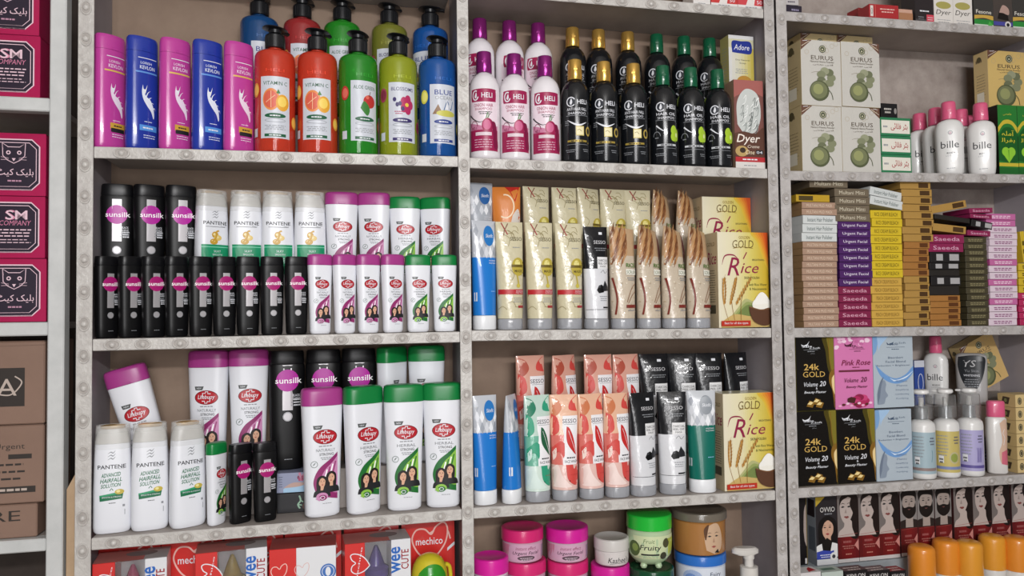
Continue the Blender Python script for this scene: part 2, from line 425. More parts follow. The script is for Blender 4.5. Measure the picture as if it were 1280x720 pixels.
# --- white anti-hairfall bottles with a full-width flip cap
def flipcap_bottle(W, H, capm, accent, accent2, word):
    r = bottle_root(); D = W*.56
    hb = .865*H
    secs = [(.0005, W*.36, D*.36, 2.6), (.004, W*.405, D*.42, 2.8), (.02*H+.004, W*.412, D*.44, 2.8), (.25*H, W*.425, D*.45, 2.8), (.55*H, W*.455, D*.47, 2.8), (.78*H, W*.482, D*.485, 2.8), (hb, W*.492, D*.49, 2.8)]
    mb = MB(); mb.loft(secs, WH); mb.build('body', r)
    mb = MB(); mb.loft([(hb+.0004, W*.5, D*.5, 2.8), (hb+.006, W*.502, D*.502, 2.8), (.97*H, W*.497, D*.495, 2.8), (.99*H, W*.48, D*.47, 2.8), (H, W*.44, D*.42, 2.7), (H+.0012, W*.3, D*.26, 2.5)], capm)
    mb.box(-W*.1, W*.1, -D*.5-.0005, -D*.42, hb+.001, hb+.004, capm, .0005); mb.build('flip_cap', r)
    mb = MB(); A = Art(mb, proj(secs), W, H, 0, 0, W*.06)
    red = K('#b3202c', .3)
    A.p([(-.27,.715), (-.04,.715), (-.08,.685), (-.25,.685)], K('#4b4f4e')); A.t('NEW', -.16, .7, .12, .012, WH, .02)
    A.e(.02, .625, .29, .058, K('#7a1620')); A.e(.02, .625, .27, .052, red)
    A.s([(-.07,.632), (-.07,.66), (.0,.66), (.0,.672), (.06,.672), (.06,.655), (.13,.655)], W*.022, WH)
    A.s([(.11,.618), (.11,.592), (.04,.592), (.04,.58), (-.02,.58), (-.02,.596), (-.09,.596)], W*.022, WH)
    A.t('Lifebuoy', .02, .625, .42, .044, WH, .025, .15)
    A.micro(.03, .553, .44, 1, .02, .008, GREY)
    A.t(word, .03, .522, .46, .022, K('#6a6d72')); A.t('STRONG', .05, .489, .34, .02, INK, .02)
    A.micro(.04, .463, .3, 2, .013, .006, GREY, 3)
    A.ring(-.24, .415, .075, .024, W*.014, K('#7d8a86')); A.p([(-.28,.405), (-.24,.425), (-.2,.43), (-.24,.41)], K('#7d8a86'))
    drop = curve([(.32,.5), (.12,.445), (-.1,.39), (-.22,.33), (-.26,.265), (-.2,.2), (-.06,.165), (.12,.15), (.32,.135)])
    A.p(drop, accent)
    A.p(curve([(.32,.47), (.18,.42), (.02,.37), (-.08,.3), (.02,.22), (.2,.19), (.32,.18)]), accent2)
    for q in range(4): A.s([(.0+.07*q,.29+.02*q), (.06+.07*q,.37+.02*q)], W*.03, accent if q % 2 else K('#ffffff'))
    woman(A, -.06, .275, .075, .6); woman(A, .16, .305, .075, -.6)
    A.e(-.06, .165, .14, .03, accent2); A.e(-.05, .155, .1, .022, accent); A.ring(-.05, .155, .05, .012, W*.014, WH)
    A.p([(-.22,.15), (-.1,.165), (-.12,.13)], accent2); A.micro(.06, .11, .3, 1, .02, .004, GREY)
    mb.build('print', r, smooth=180)
    return Proto(r)
MAG, DMAG = K('#a23a84', .33), K('#8f2a68', .4)
GRC, GRD = K('#0f7a3a', .33), K('#1d6b2e', .4)
# --- black bottles
def black_bottle(W, H, zp=(.79, .66, .37, .28), dot='#a3196c'):
    s_t, s_c, s_b, s_d = zp
    r = bottle_root(); D = W*.58; hb = .885*H
    secs = [(.0005, W*.4, D*.4, 2.6), (.004, W*.435, D*.44, 2.8), (.15*H, W*.45, D*.46, 2.8), (.5*H, W*.475, D*.48, 2.8), (.8*H, W*.498, D*.495, 2.8), (hb-.004, W*.5, D*.5, 2.8), (hb, W*.485, D*.48, 2.8)]
    mb = MB(); mb.loft(secs, BK); mb.build('body', r)
    mb = MB(); mb.loft([(hb+.0003, W*.47, D*.46, 2.8), (hb+.003, W*.485, D*.48, 2.8), (.985*H, W*.47, D*.46, 2.8), (H, W*.45, D*.44, 2.8)], K('#0d0d10', .34, spec=.4)); mb.build('flip_cap', r)
    mb = MB(); A = Art(mb, proj(secs), W, H, 0, 0, W*.06)
    sil = mat('silver_foil', '#b9b6b9', .42, metal=.5)
    A.r(-.14, .14, s_b, s_t, sil)
    A.c(.0, s_c, .31, K(dot, .35)); A.t('sunsilk', .03, s_c, .72, .16*W/H, K('#ffffff'), .02)
    q = .07*W/H; A.t('BLACK', .24, s_c-6*q, .2, q, WH, .01); A.t('SHINE', .24, s_c-7.3*q, .2, q, WH)
    A.micro(.22, s_c-8.8*q, .3, 2, 1.2*q, .5*q, GREY, 5); A.micro(.26, s_b+4.2*q, .24, 3, 1.1*q, .5*q, WH, 8)
    A.c(.0, s_d, .13, sil); A.ring(0, s_d, .115, .115*W/H, W*.016, GREY); A.micro(.02, .09, .3, 1, .02, .006, GREY)
    mb.build('print', r, smooth=180); return Proto(r)
# --- white bottles with a frosted tapered cap
m_frost = mat('frosted_plastic', '#e3e1dc', .3, trans=.35)
m_film = mat('shrink_film', '#f4f4f4', .08, trans=.95, ior=1.05, bump=.25, bscale=70)
m_sleeve = mat('cloudy_sleeve', '#e4e4e2', .2, alpha=.24, bump=.3, bscale=90)
GOLD = mat('gold_plastic', '#c9a255', .3, metal=.55)
def frostcap_bottle(W, H, style):
    r = bottle_root(); D = W*.6; hb = .83*H
    secs = [(.0005, W*.44, D*.42, 2.8), (.004, W*.48, D*.47, 3), (.06*H, W*.5, D*.5, 3), (.4*H, W*.498, D*.49, 3), (.7*H, W*.475, D*.46, 3), (hb, W*.455, D*.44, 3)]
    mb = MB(); mb.loft(secs, WH); mb.build('body', r)
    mb = MB(); mb.loft([(hb+.0003, W*.455, D*.44, 3), (.86*H, W*.445, D*.43, 3), (.93*H, W*.40, D*.4, 2.8), (.965*H, W*.36, D*.37, 2.5), (.967*H, W*.30, D*.3, 2.3)], m_frost); mb.build('flip_cap', r)
    mb = MB(); mb.loft([(hb-.05*H, W*.475, D*.462, 3), (hb, W*.468, D*.455, 3), (.93*H, W*.452, D*.44, 3), (1.0*H, W*.44, D*.43, 2.8), (.999*H, W*.436, D*.426, 2.8), (.93*H, W*.449, D*.437, 3)], m_sleeve, 32, bot=False, top=False); mb.build('shrink_sleeve', r)
    mb = MB(); mb.loft([(.9675*H, W*.31, D*.32, 2.2), (.985*H, W*.33, D*.36, 2.2), (.994*H, W*.32, D*.34, 2.2), (H, W*.24, D*.25, 2.2)], GOLD); mb.build('cap_disc', r)
    mb = MB(); A = Art(mb, proj(secs), W, H, 0, 0, W*.06)
    G, G2 = K('#116b45', .4), K('#2f9a6a', .4); sw = G if style == 0 else GREY
    top = .72 if style == 0 else .74
    for q in range(3): A.s(curve([(-.1, top-.035+.028*q), (-.02, top-.02+.028*q), (.03, top-.03+.028*q), (.1, top-.005+.028*q)], 5), lambda t: W*.03*math.sin(PI*max(.12, t)), GREY)
    A.t('PANTENE', 0, .62 if style == 0 else .655, .72, .036, K('#1a1d24'), .03); A.t('PRO-V', .24, .597 if style == 0 else .625, .16, .012, GREY)
    if style == 0:
        A.t('ADVANCED', -.02, .545, .5, .038, G, .04, .3, 4); A.t('HAIRFALL', -.02, .495, .56, .038, G, .04, .3, 4); A.t('SOLUTION', -.02, .447, .52, .036, G, .04, .3, 4)
        A.p([(-.31,.35), (.3,.375), (.27,.32), (-.3,.305)], G); A.p([(-.31,.36), (.32,.39), (.3,.37), (-.31,.345)], G2)
        A.e(.2, .385, .12, .024, K('#c2ad4a')); A.e(.17, .39, .05, .013, K('#e6dc93')); A.t('SMOOTH & STRONG', 0, .34, .5, .014, WH)
        A.s([(-.05,.4), (0,.42), (.04,.4)], W*.02, G); A.micro(.02, .285, .24, 1, .02, .006, INK)
        A.r(.28, .34, .245, .265, GREY); A.r(.33, .345, .17, .22, GREY)
    else:
        A.r(-.3, .3, .613, .617, K('#22262e'))
        g = K('#c69a33', .35)
        for q, (cx, cy, rx, ry) in enumerate(((-.02,.53,.1,.035), (.06,.5,.12,.03), (-.06,.46,.12,.03))): A.e(cx, cy, rx, ry, g if q != 1 else K('#dcbf6a', .3)); A.e(cx-.02, cy+.006, rx*.45, ry*.4, K('#ead9a0', .3))
        A.s(curve([(-.15,.44), (0,.5), (.02,.56), (.1,.575)]), W*.05, g)
        A.r(-.42, .42, .12, .43, K('#159063', .4)); A.r(-.42, .42, .4, .408, K('#7fd0b0')); A.t('SILKY', .04, .36, .22, .022, WH); A.t('SMOOTH', .04, .325, .3, .02, WH); A.micro(.04, .28, .4, 3, .02, .007, WH)
    mb.build('print', r, smooth=180); return Proto(r)
# --- pearly oval bottles
def oval_bottle(W, H, hx, gold):
    r = bottle_root(); D = W*.58; m = K(hx, .22, coat=.4); hb = .865*H
    secs = [(.0005, W*.44, D*.42, 2.2), (.003, W*.48, D*.47, 2.2), (.05*H, W*.5, D*.5, 2.2), (.5*H, W*.49, D*.49, 2.2), (hb, W*.478, D*.475, 2.2)]
    mb = MB(); mb.loft(secs, m); mb.build('body', r)
    mb = MB(); mb.loft([(hb+.0004, W*.48, D*.478, 2.2), (.96*H, W*.475, D*.47, 2.2), (.985*H, W*.462, D*.45, 2.2), (H, W*.43, D*.41, 2.2), (H+.0008, W*.25, D*.22, 2.2)], m)
    mb.box(-W*.12, W*.12, -D*.49, -D*.4, hb+.0005, hb+.005, m, .0006); mb.build('flip_cap', r)
    mb = MB(); A = Art(mb, wrap(secs) if 0 else proj(secs), W, H, 0, 0, W*.05)
    pl = K('#e7d6e6', .35) if gold else K('#dfe6f2', .35)
    A.r(-.24, .34, .805, .811, WH); A.t('LORISH', .0, .765, .34, .022, pl, .01); A.t('KEVLON', .04, .725, .46, .032, pl, .02)
    A.r(-.3, .36, .676, .69, K('#d8b25a') if gold else K('#5c8fd6'))
    A0, A = A, Art(mb, proj(secs), W*.72, H*.8, W*.04, H*.045, W*.05); A.n = A0.n; A.p(curve([(-.2,.66), (-.24,.58), (-.18,.5), (-.02,.43), (.16,.37), (.26,.3), (.3,.33), (.26,.42), (.12,.5), (-.04,.53), (-.15,.58), (-.2,.66)]), pl)
    for q in range(4): A.s(curve([(-.1+.1*q,.5-.04*q), (.0+.1*q,.57-.05*q), (.12+.08*q,.6-.07*q)]), lambda t: W*.045*(1-t), pl)
    A.p(curve([(-.22,.62), (-.12,.56), (-.06,.6), (-.02,.66), (-.1,.61), (-.22,.62)]), WH); A0.n = A.n; A = A0
    if gold: A.r(-.14, .34, .175, .23, K('#c79a3a')); A.r(-.12, .32, .15, .185, INK); A.micro(.1, .205, .36, 1, .02, .012, INK)
    else: A.r(-.2, .34, .17, .22, K('#4f8fd8')); A.micro(.06, .195, .44, 1, .02, .012, WH)
    A.micro(.1, .13, .4, 2, .02, .006, pl, 4); A.micro(.06, .25, .3, 1, .02, .006, pl, 6)
    mb.build('print', r, smooth=180); return Proto(r)
# --- pump hand wash
m_pump = K('#17181b', .32)
def hand_wash(Rr, H, hx, title, inkhx, fruit, title2=None):
    """H to the shoulder's top"""
    r = bottle_root('hand_wash_bottle'); m = mat('gel_'+hx.strip('#'), hx, .09, trans=.42, ior=1.36, coat=.5)
    prof = [(.0005, Rr*.88), (.003, Rr*.97), (.008, Rr), (.05, Rr), (H-.017, Rr), (H-.0095, Rr*.985), (H-.0045, Rr*.93), (H-.0012, Rr*.82), (H, Rr*.6), (H+.001, Rr*.36), (H+.007, Rr*.36)]
    secs = [(p[0], p[1], p[1], 2) for p in prof]
    mb = MB(); mb.loft(secs, m, 44); mb.build('body', r)
    c = H+.0072; mb = MB(); mb.lathe([(c, Rr*.47), (c+.001, Rr*.49), (c+.024, Rr*.49), (c+.0265, Rr*.44), (c+.027, Rr*.25)], m_pump, 40)
    for k in range(28):
        a = 2*PI*k/28; rot = Matrix.Rotation(a, 3, 'Z'); mb.box(-.0005, .0005, -Rr*.497, -Rr*.48, c+.003, c+.022, m_pump, .0002, xf=lambda v, q=rot: q @ v)
    col = mb.build('collar', r)
    d = c+.0272; mb = MB(); mb.lathe([(d, Rr*.16), (d+.006, Rr*.16)], m_pump, 20); mb.lathe([(d+.003, Rr*.3), (d+.009, Rr*.34), (d+.0095, Rr*.2)], m_pump, 28)
    rot = Matrix.Rotation(R(38), 3, 'Z')
    mb.loft([(d+.0085, Rr*.46, Rr*.36, 2.2), (d+.0105, Rr*.68, Rr*.5, 2.2), (d+.0125, Rr*.65, Rr*.46, 2.2), (d+.014, Rr*.34, Rr*.22, 2.2)], m_pump, 30, xf=lambda v: rot @ v)
    mb.loft([(0, Rr*.17, .0042, 3), (Rr*.5, Rr*.14, .0034, 3), (Rr*.62, Rr*.12, .0026, 3)], m_pump, 16, xf=lambda v: rot @ Vector((v.z+Rr*.2, v.x, d+.0112+v.y-.0035*(max(0, v.z-Rr*.5)/(Rr*.3)))))
    mb.build('pump_head', r)
    mb = MB(); A = Art(mb, wrap(secs), Rr, H, 0, 0, Rr*.1)
    ink = K(inkhx, .4); lab = K('#c9cdd6', .35)
    A.r(-.74, .74, .13, .72, lab)
    if title2: A.t(title, .02, .64, 1.0, .05, ink, .02); A.t(title2, .02, .585, .95, .036, GREY)
    else: A.t(title, 0, .655, 1.2, .036, ink, .01)
    dg = {'#1f5a3c': K('#1f5a3c'), }.get(inkhx, ink)
    if fruit == 'orange':
        A.e(-.2, .5, .42, .105, K('#e08a4a')); A.e(-.22, .5, .35, .085, K('#d4604a')); A.e(.36, .47, .33, .08, K('#e0a233')); A.e(.34, .48, .22, .05, K('#f0cf62'))
        A.s([(-.2,.42), (-.2,.58)], .001, K('#f0c9a0')); A.s([(-.45,.47), (0,.54)], .001, K('#f0c9a0')); A.p([(.05,.56), (.15,.6), (.25,.56), (.12,.555)], K('#3f7a3a'))
        oth = (K('#e39a3a'), K('#f2c55a'))
    elif fruit == 'apple':
        A.c(.24, .52, .34, K('#b8322f')); A.c(.12, .56, .1, K('#d96a5a')); A.p(curve([(-.25,.45), (-.05,.52), (.25,.45), (.1,.38), (-.25,.45)]), K('#3c7a35')); A.s([(.22,.57), (.3,.62)], .0012, K('#5a3a22'))
        oth = (K('#b8322f'), K('#d96a5a'))
    elif fruit == 'flower':
        for q in range(5): A.e(.22+.2*math.cos(q*1.257), .5+.055*math.sin(q*1.257), .17, .045, K('#b02a5c'))
        A.c(.22, .5, .1, K('#e3c44a'))
        for q in range(4): A.e(-.42+.14*q, .55-.03*(q % 2)-.02*q, .09, .022, K('#3b3266'))
        A.micro(-.2, .43, .5, 2, .02, .008, K('#b02a5c'), 3); oth = (K('#a03050'), K('#7a2038'))
    else:
        A.p([(-.6,.42), (-.05,.42), (-.3,.52)], K('#8a6a4e')); A.e(.15, .43, .55, .032, K('#c5c058')); A.s(curve([(0,.46), (.2,.55), (.4,.47), (.55,.56)]), .0016, K('#2f5a8e')); A.p([(.1,.47), (.24,.47), (.18,.57)], K('#e5e5ea')); A.p([(.26,.47), (.36,.47), (.3,.54)], K('#c9ccd6'))
        oth = (K('#d2cc4a'), K('#e8e27a'))
    A.e(0, .345, .52, .024, dg); A.micro(0, .345, .7, 1, .02, .01, WH)
    A.ring(0, .3, .5, .016, .0007, GREY); A.micro(0, .25, 1.2, 3, .017, .006, GREY, 6); A.r(-.52, .52, .145, .172, dg); A.micro(0, .158, .8, 1, .02, .01, WH)
    A.t('HELI', 0, .78, .9, .03, K(hx, .3, spec=.8))
    A.e(-1.08, .6, .24, .07, oth[0]); A.e(-1.06, .6, .17, .05, oth[1]); A.e(1.08, .3, .22, .06, oth[0]); A.e(1.06, .3, .15, .042, oth[1]); A.r(-1.25, -.95, .15, .23, lab)
    mb.build('label', r, smooth=180); return Proto(r)
# --- round-shouldered shampoo
def round_bottle(Rr, H, style):
    r = bottle_root(); w = style == 'onion'
    m = K('#e4dfe3', .2, coat=.5) if w else K('#14161a', .2, coat=.5)
    capm = {'onion': mat('plum_chrome', '#8f2a7c', .22, metal=.55), 'gold': mat('cap_gold', '#d6ab57', .24, metal=.7), 'green': K('#0b5638', .25, coat=.5)}[style]
    hb = .8*H
    prof = [(.0005, Rr*.86), (.003, Rr*.96), (.007, Rr), (hb*.78, Rr), (hb*.86, Rr*.97), (hb*.92, Rr*.86), (hb*.965, Rr*.68), (hb*.99, Rr*.5), (hb, Rr*.46), (hb+.001, Rr*.4)]
    secs = [(p[0], p[1], p[1], 2) for p in prof]
    mb = MB(); mb.loft(secs, m, 44); mb.build('body', r)
    mb = MB(); mb.lathe([(hb+.0012, Rr*.5), (hb+.002, Rr*.515), (hb+(H-hb)*.45, Rr*.51), (hb+(H-hb)*.46, Rr*.495), (hb+(H-hb)*.5, Rr*.5), (H-.002, Rr*.485), (H-.0005, Rr*.46), (H, Rr*.4)], capm, 40)
    mb.box(-Rr*.14, Rr*.14, -Rr*.53, -Rr*.46, hb+(H-hb)*.44, hb+(H-hb)*.56, capm, .0006); mb.build('flip_cap', r)
    mb = MB(); A = Art(mb, wrap(secs), Rr, H, 0, 0, Rr*.1)
    if w:
        P, PD = K('#9c1f4f', .35), K('#7c1640', .35)
        A.r(-1.05, 1.0, .07, .62, K('#e9d9e2', .3)); A.r(-1.05, 1.0, .07, .26, P); A.p([(-1.05,.26), (1,.26), (1,.3), (.3,.28), (-1.05,.33)], K('#c77f9f'))
        A.p(curve([(-.9,.56), (-.86,.615), (-.7,.63), (.72,.63), (.86,.61), (.86,.535), (.7,.515), (-.68,.515), (-.86,.525), (-.9,.56)], 5), P)
        A.ring(-.55, .573, .2, .042, Rr*.08, WH, a0=60, a1=340); A.p(curve([(-.62,.56), (-.5,.6), (-.45,.57), (-.52,.545), (-.62,.56)]), WH)
        A.t('HELI', .22, .573, .72, .045, WH, .03)
        A.t('ONION HAIR', -.02, .482, 1.3, .03, P, .01); A.t('SHAMPOO', -.02, .448, 1.15, .022, P); A.micro(.1, .42, .9, 2, .016, .007, INK)
        A.s(curve([(-1.0,.4), (-.7,.36), (-.3,.33), (.1,.34)]), lambda t: Rr*.09*(1-t)+.0004, INK)
        A.s(curve([(.1,.34), (.2,.39), (.28,.42)]), Rr*.06, K('#3f7a3a')); A.s(curve([(.14,.34), (.3,.38), (.34,.4)]), Rr*.06, K('#3f7a3a'))
        A.e(.25, .3, .38, .065, P); A.e(.2, .305, .26, .045, K('#c9638c')); A.p(curve([(.5,.34), (.8,.32), (.95,.2), (1.0,.1), (.7,.1), (.62,.22), (.5,.34)]), PD)
        A.ring(-.65, .29, .25, .05, Rr*.04, PD, a0=0, a1=180); A.t('NO.1', -.65, .275, .36, .026, PD, .02)
        A.r(-.55, .5, .208, .238, K('#d9c6ce')); A.micro(-.05, .17, 1.5, 4, .022, .007, K('#d7a9bd'), 9)
    else:
        Y = K('#b9a04a', .35, metal=.4) if style == 'gold' else WH
        A.c(-.42, .57, .32, K('#2a2e36')); A.ring(-.42, .57, .3, .042, Rr*.07, WH, a0=30, a1=320); A.p(curve([(-.52,.56), (-.4,.6), (-.32,.565), (-.42,.54), (-.52,.56)]), WH)
        A.t('HELI', .38, .57, .72, .042, WH, .03)
        A.t('ANTI HAIR FALL' if style == 'gold' else 'HAIR OIL', 0, .5, 1.45, .028, WH, .01); A.t('SHAMPOO', 0, .462, 1.3, .024, WH); A.r(-.8, .8, .437, .441, GREY)
        if style == 'gold':
            A.s(curve([(-.7,.4), (-.2,.36), (.2,.35), (.7,.38)]), lambda t: Rr*.12*math.sin(PI*t)+.0004, WH); A.micro(-.75, .39, .4, 3, .018, .006, GREY)
            A.r(-.1, .48, .25, .34, K('#cdbb6a')); A.r(-.06, .44, .258, .332, K('#e9e0b4')); A.s([(.0,.3), (.14,.31), (.3,.29)], .0012, K('#8a7a3a')); A.e(.85, .295, .22, .045, K('#b9a04a')); A.e(.85, .295, .13, .028, INK)
        else:
            A.s(curve([(-.75,.39), (-.3,.34), (.05,.33)]), lambda t: Rr*.1*(1-t)+.0004, WH)
            lg = K('#a8c938', .4)
            for q, (x, y, s) in enumerate(((.55,.34,.26), (.8,.3,.3), (.5,.28,.22))): A.e(x, y, s, s*.2, lg)
            A.e(.8, .3, .1, .022, K('#e3ecb0')); A.p([(.6,.25), (.72,.27), (.66,.22)], lg)
            A.ring(-.72, .285, .26, .045, Rr*.04, GREY, a0=0, a1=180); A.micro(-.72, .27, .36, 1, .02, .01, GREY)
        A.r(-.7, .7, .19, .208, Y if style == 'gold' else K('#c9ccd0')); A.micro(0, .199, 1.2, 1, .02, .01, INK); A.r(-.75, .75, .165, .168, GREY); A.micro(-.5, .115, .7, 2, .017, .006, GREY); A.micro(.6, .12, .5, 2, .017, .006, GREY, 3)
    mb.build('label' if w else 'print', r, smooth=180); return Proto(r)
# --- squeeze tubes standing on their caps
m_clearcap = mat('clear_cap', '#c6c8ce', .16, trans=.45)
def tube(W, H, zones, capm, capr, art, twist=0, top=1.0, rag=0, wrapcoat=True, name='cream_tube', capH=.1):
    r = empty(name, 'tube'); hc = capH*H; d0 = W*.36
    mb = MB(); mb.loft([(.0005, W*.43*capr, d0*.97, 2.2), (.002, W*.45*capr, d0, 2.2), (hc-.002, W*.45*capr, d0, 2.2), (hc, W*.43*capr, d0*.96, 2.2)], capm); mb.build('cap', r)
    secs, n = [], 16
    for i in range(n+1):
        t = i/n; z = hc+.0006+(H-hc-.0006)*t
        d = d0*.96*math.sqrt(max(0, 1-t**1.7))*(1-.25*t)+.0006; w = W*(.44+.06*t**.8*top)
        secs.append([z, w, d, 2+.5*t])
    for z0, m in zones:
        k = min(range(n+1), key=lambda i: abs(secs[i][0]-z0*H)); secs[k][0] = max(secs[k][0], hc) if k == 0 else z0*H
        secs[k].append(m)
    fl = [tuple(s_) for s_ in secs]
    tw = lambda v: Matrix.Rotation(twist*max(0, (v.z-hc)/(H-hc)), 3, 'Z') @ v + Vector((0, 0, rag*v.x*max(0, v.z/H)**4))
    mb = MB(); mb.loft(fl, zones[0][1], 32, xf=tw)
    mb.build('body', r)
    mb = MB(); pf = proj(fl); A = Art(mb, lambda u, v, h: tuple(tw(Vector(pf(u, v, h)))), W, H, 0, 0, W*.09)
    art(A); mb.build('print', r, smooth=180)
    return Proto(r)
def cc(hx, b=.5): return mat('crinkled_'+hx.strip('#'), hx, .3, coat=.6, bump=b, bscale=38, dist=.004)
def art_gold(A):
    c = K('#8f8258', .4); rg = random.Random(3)
    for q in range(15):
        x, y = rg.uniform(-.42, .42), rg.uniform(.16, .92); a = rg.uniform(0, 3); L = rg.uniform(.12, .22)
        A.s(curve([(x,y), (max(-.44,min(.44,x+L*math.cos(a))), y+L*.35*math.sin(a)), (max(-.44,min(.44,x+1.6*L*math.cos(a+.7))), y+L*.55*math.sin(a+.5))]), .001, c)
    A.s(curve([(-.3,.99), (-.2,.93), (-.1,.88)]), .0022, K('#9a2a2e')); A.s(curve([(-.06,.985), (-.2,.92), (-.24,.87)]), .0018, K('#7a4a3a'))
    A.t('SESSO', .2, .84, .44, .034, K('#5a5236'), .0); A.micro(.2, .76, .36, 1, .02, .007, GREY)
    A.e(.25, .58, .24, .085, K('#b7a545', .25)); A.e(.22, .61, .1, .035, K('#e2d88a', .2)); A.r(.0, .48, .575, .6, K('#6a5a1e')); A.t('MASK', .26, .54, .3, .026, K('#4a3f18'), .02)
    A.s(curve([(.2,.5), (.24,.44), (.24,.42)]), .003, K('#b7a545', .25)); A.e(.24, .405, .07, .02, K('#c5b650', .25))
    A.r(-.44, .44, .325, .37, K('#b5242c')); A.t('WHITENING', .28, .355, .28, .012, WH); A.t('FACE MASK', .28, .338, .28, .011, WH); A.micro(.22, .29, .4, 3, .017, .006, GREY); A.r(.22, .44, .2, .222, K('#a33036'))
def art_charcoal(A):
    A.r(.1, .24, .92, .945, WH); A.t('SESSO', .12, .845, .5, .034, K('#c9c9cc'), .01); A.micro(.14, .785, .5, 2, .02, .007, GREY)
    A.r(-.02, .44, .585, .7, K('#e3e3e4')); A.t('CHARCOAL', .21, .665, .42, .024, INK, .01); A.t('PEEL OFF', .21, .635, .4, .02, INK, .01); A.t('MASK', .21, .607, .24, .017, INK)
    A.s(curve([(.1,.545), (.2,.57), (.28,.54), (.38,.565)]), .0007, INK)
    A.p([(-.08,.375), (.0,.345), (.2,.355), (.24,.4), (.12,.43), (.0,.42)], BK); A.p([(.16,.4), (.26,.47), (.4,.41), (.42,.37), (.2,.365)], K('#26272b', .3)); A.p([(-.04,.4), (.08,.43), (.06,.4)], K('#3c3d42'))
    A.micro(.2, .315, .4, 3, .02, .007, GREY, 2); A.r(.16, .44, .2, .215, INK); A.r(-.44, .44, .186, .19, INK)
def art_rice(A):
    rg = random.Random(5)
    for q in range(30):
        x = -.42+.075*((q*5) % 7); y = .67+.0098*q
        A.s(curve([(x-.1,y-.07), (x-.03,y-.01), (x+.05,y+.03), (x+.1,y+.1)]), lambda t: .0042*math.sin(PI*max(.1, t))+.0004, K(['#a9764a', '#8a5a38', '#c49a6c', '#6f4428', '#b58a60'][q % 5], .4))
    for q in range(34): x, y = rg.uniform(-.44, .44), rg.uniform(.16, .66); A.e(x, y, .025, .006, K('#e6ddca') if q % 2 else K('#b9a88c'))
    A.t('RICE', .22, .625, .36, .04, K('#4c7a2f'), .03); A.r(.02, .44, .53, .585, K('#e9e7dc')); A.t('SCRUB', .23, .557, .36, .034, K('#5a6a48'), .02); A.micro(.24, .5, .36, 2, .02, .008, GREY)
    A.s(curve([(.05,.26), (.18,.36), (.3,.42), (.42,.44)]), .0012, K('#8a5a3a')); A.s(curve([(.1,.25), (.26,.33), (.42,.37)]), .0012, K('#8a5a3a')); A.r(.02, .44, .205, .235, K('#7a2a22')); A.micro(.22, .18, .36, 1, .02, .008, GREY)
    A.s(curve([(-.44,.5), (-.3,.3), (-.34,.14)]), .003, K('#7a2e22'))
def art_face(main, dark, leafm):
    def f(A):
        A.p(curve([(-.44,.98), (-.2,.95), (-.1,.87), (-.3,.8), (-.46,.82)]), K(dark)); A.p(curve([(-.46,.82), (-.25,.78), (-.2,.66), (-.46,.6)]), K(main)); A.p(curve([(.44,.99), (.2,.93), (.16,.86), (.44,.84)]), K(main))
        A.p(curve([(-.44,.42), (-.2,.46), (.0,.36), (.1,.2), (.44,.15), (.44,.35), (.3,.3), (.2,.42), (-.1,.56), (-.44,.5)]), K(main))
        A.p(curve([(-.44,.3), (-.25,.34), (-.1,.24), (.1,.17), (.2,.13), (-.44,.13)]), K('#eed8d2') if main != '#2f9a78' else K('#d5e6df'))
        A.p(curve([(-.42,.46), (-.3,.5), (-.3,.42), (-.4,.38)]), K('#f0d9cf') if main != '#2f9a78' else K('#d0e8df'))
        A.r(-.08, .46, .34, .8, K('#ecebee')); A.t('SESSO', .17, .75, .5, .04, K('#55555c'), .02); A.r(-.04, .42, .716, .72, GREY)
        A.p(curve([(.06,.7), (.16,.68), (.28,.6), (.36,.48), (.38,.43), (.24,.47), (.08,.54), (.04,.62), (.06,.7)]), K(leafm)); A.s(curve([(.12,.66), (.26,.54), (.4,.42)]), .0008, K('#ecebee'))
        A.micro(.2, .405, .4, 1, .02, .012, INK); A.t('FACE WASH', .2, .37, .44, .025, INK, .01); A.t('WITH VITAMIN', .3, .245, .24, .01, K('#b8302e'))
    return f
def art_skinfit(dark):
    def f(A):
        s = K('#c9ccd2', .3)
        for q in range(11):
            x, y = -.36+.18*(q % 5), .7+.1*(q//5); A.p([(x-.09,y), (x,y+.07), (x+.09,y), (x,y-.05)], K(['#eceef2', '#9fa4ad', '#d5d8de'][q % 3], .25))
        A.e(.14, .86, .22, .095, K(dark, .3)); A.t('Skinfit', .16, .86, .3, .034, WH, .01, .2)
        A.t('WHITENING', .24, .63, .3, .014, WH, .01); A.t('FACE WASH', .24, .608, .3, .013, WH, .01); A.micro(.24, .35, .3, 1, .02, .006, K('#9dc6ee')); A.r(-.46, -.38, .26, .34, K('#d9dde4'))
    return f
# --- cartons
def carton(W, D, H, m, art=None, left=None, topart=None, name='carton', cat='box', flap=True, bev=.0007, right=None):
    r = empty(name, cat)
    mb = MB(); mb.box(-W/2, W/2, -D/2, D/2, .0004, H-(.0006 if flap else 0), m, bev); mb.build('body', r)
    if flap:
        mb = MB(); mb.box(-W/2+.0004, W/2-.0004, -D/2+.0004, D/2-.0002, H-.0005, H, m, .0002); mb.build('tuck_flap', r)
    mb = MB()
    if art: art(Art(mb, front(W, D, H), W, H))
    if left: left(Art(mb, side_l(W, D), D, H))
    if topart: topart(Art(mb, top_f(W, D, H), W, D))
    if mb.v: mb.build('print', r, smooth=180)
    if not flap:                         # one plain piece of card: the mesh itself is the thing
        bo = BODY[r.name][1]; bo.parent = None; bo['category'] = cat; bpy.data.objects.remove(r); bo.name = name; return Proto(bo)
    return Proto(r)
def swirl(A, cx, cy, rx, ry, m, wd=.001): A.ring(cx, cy, rx, ry, wd, m)
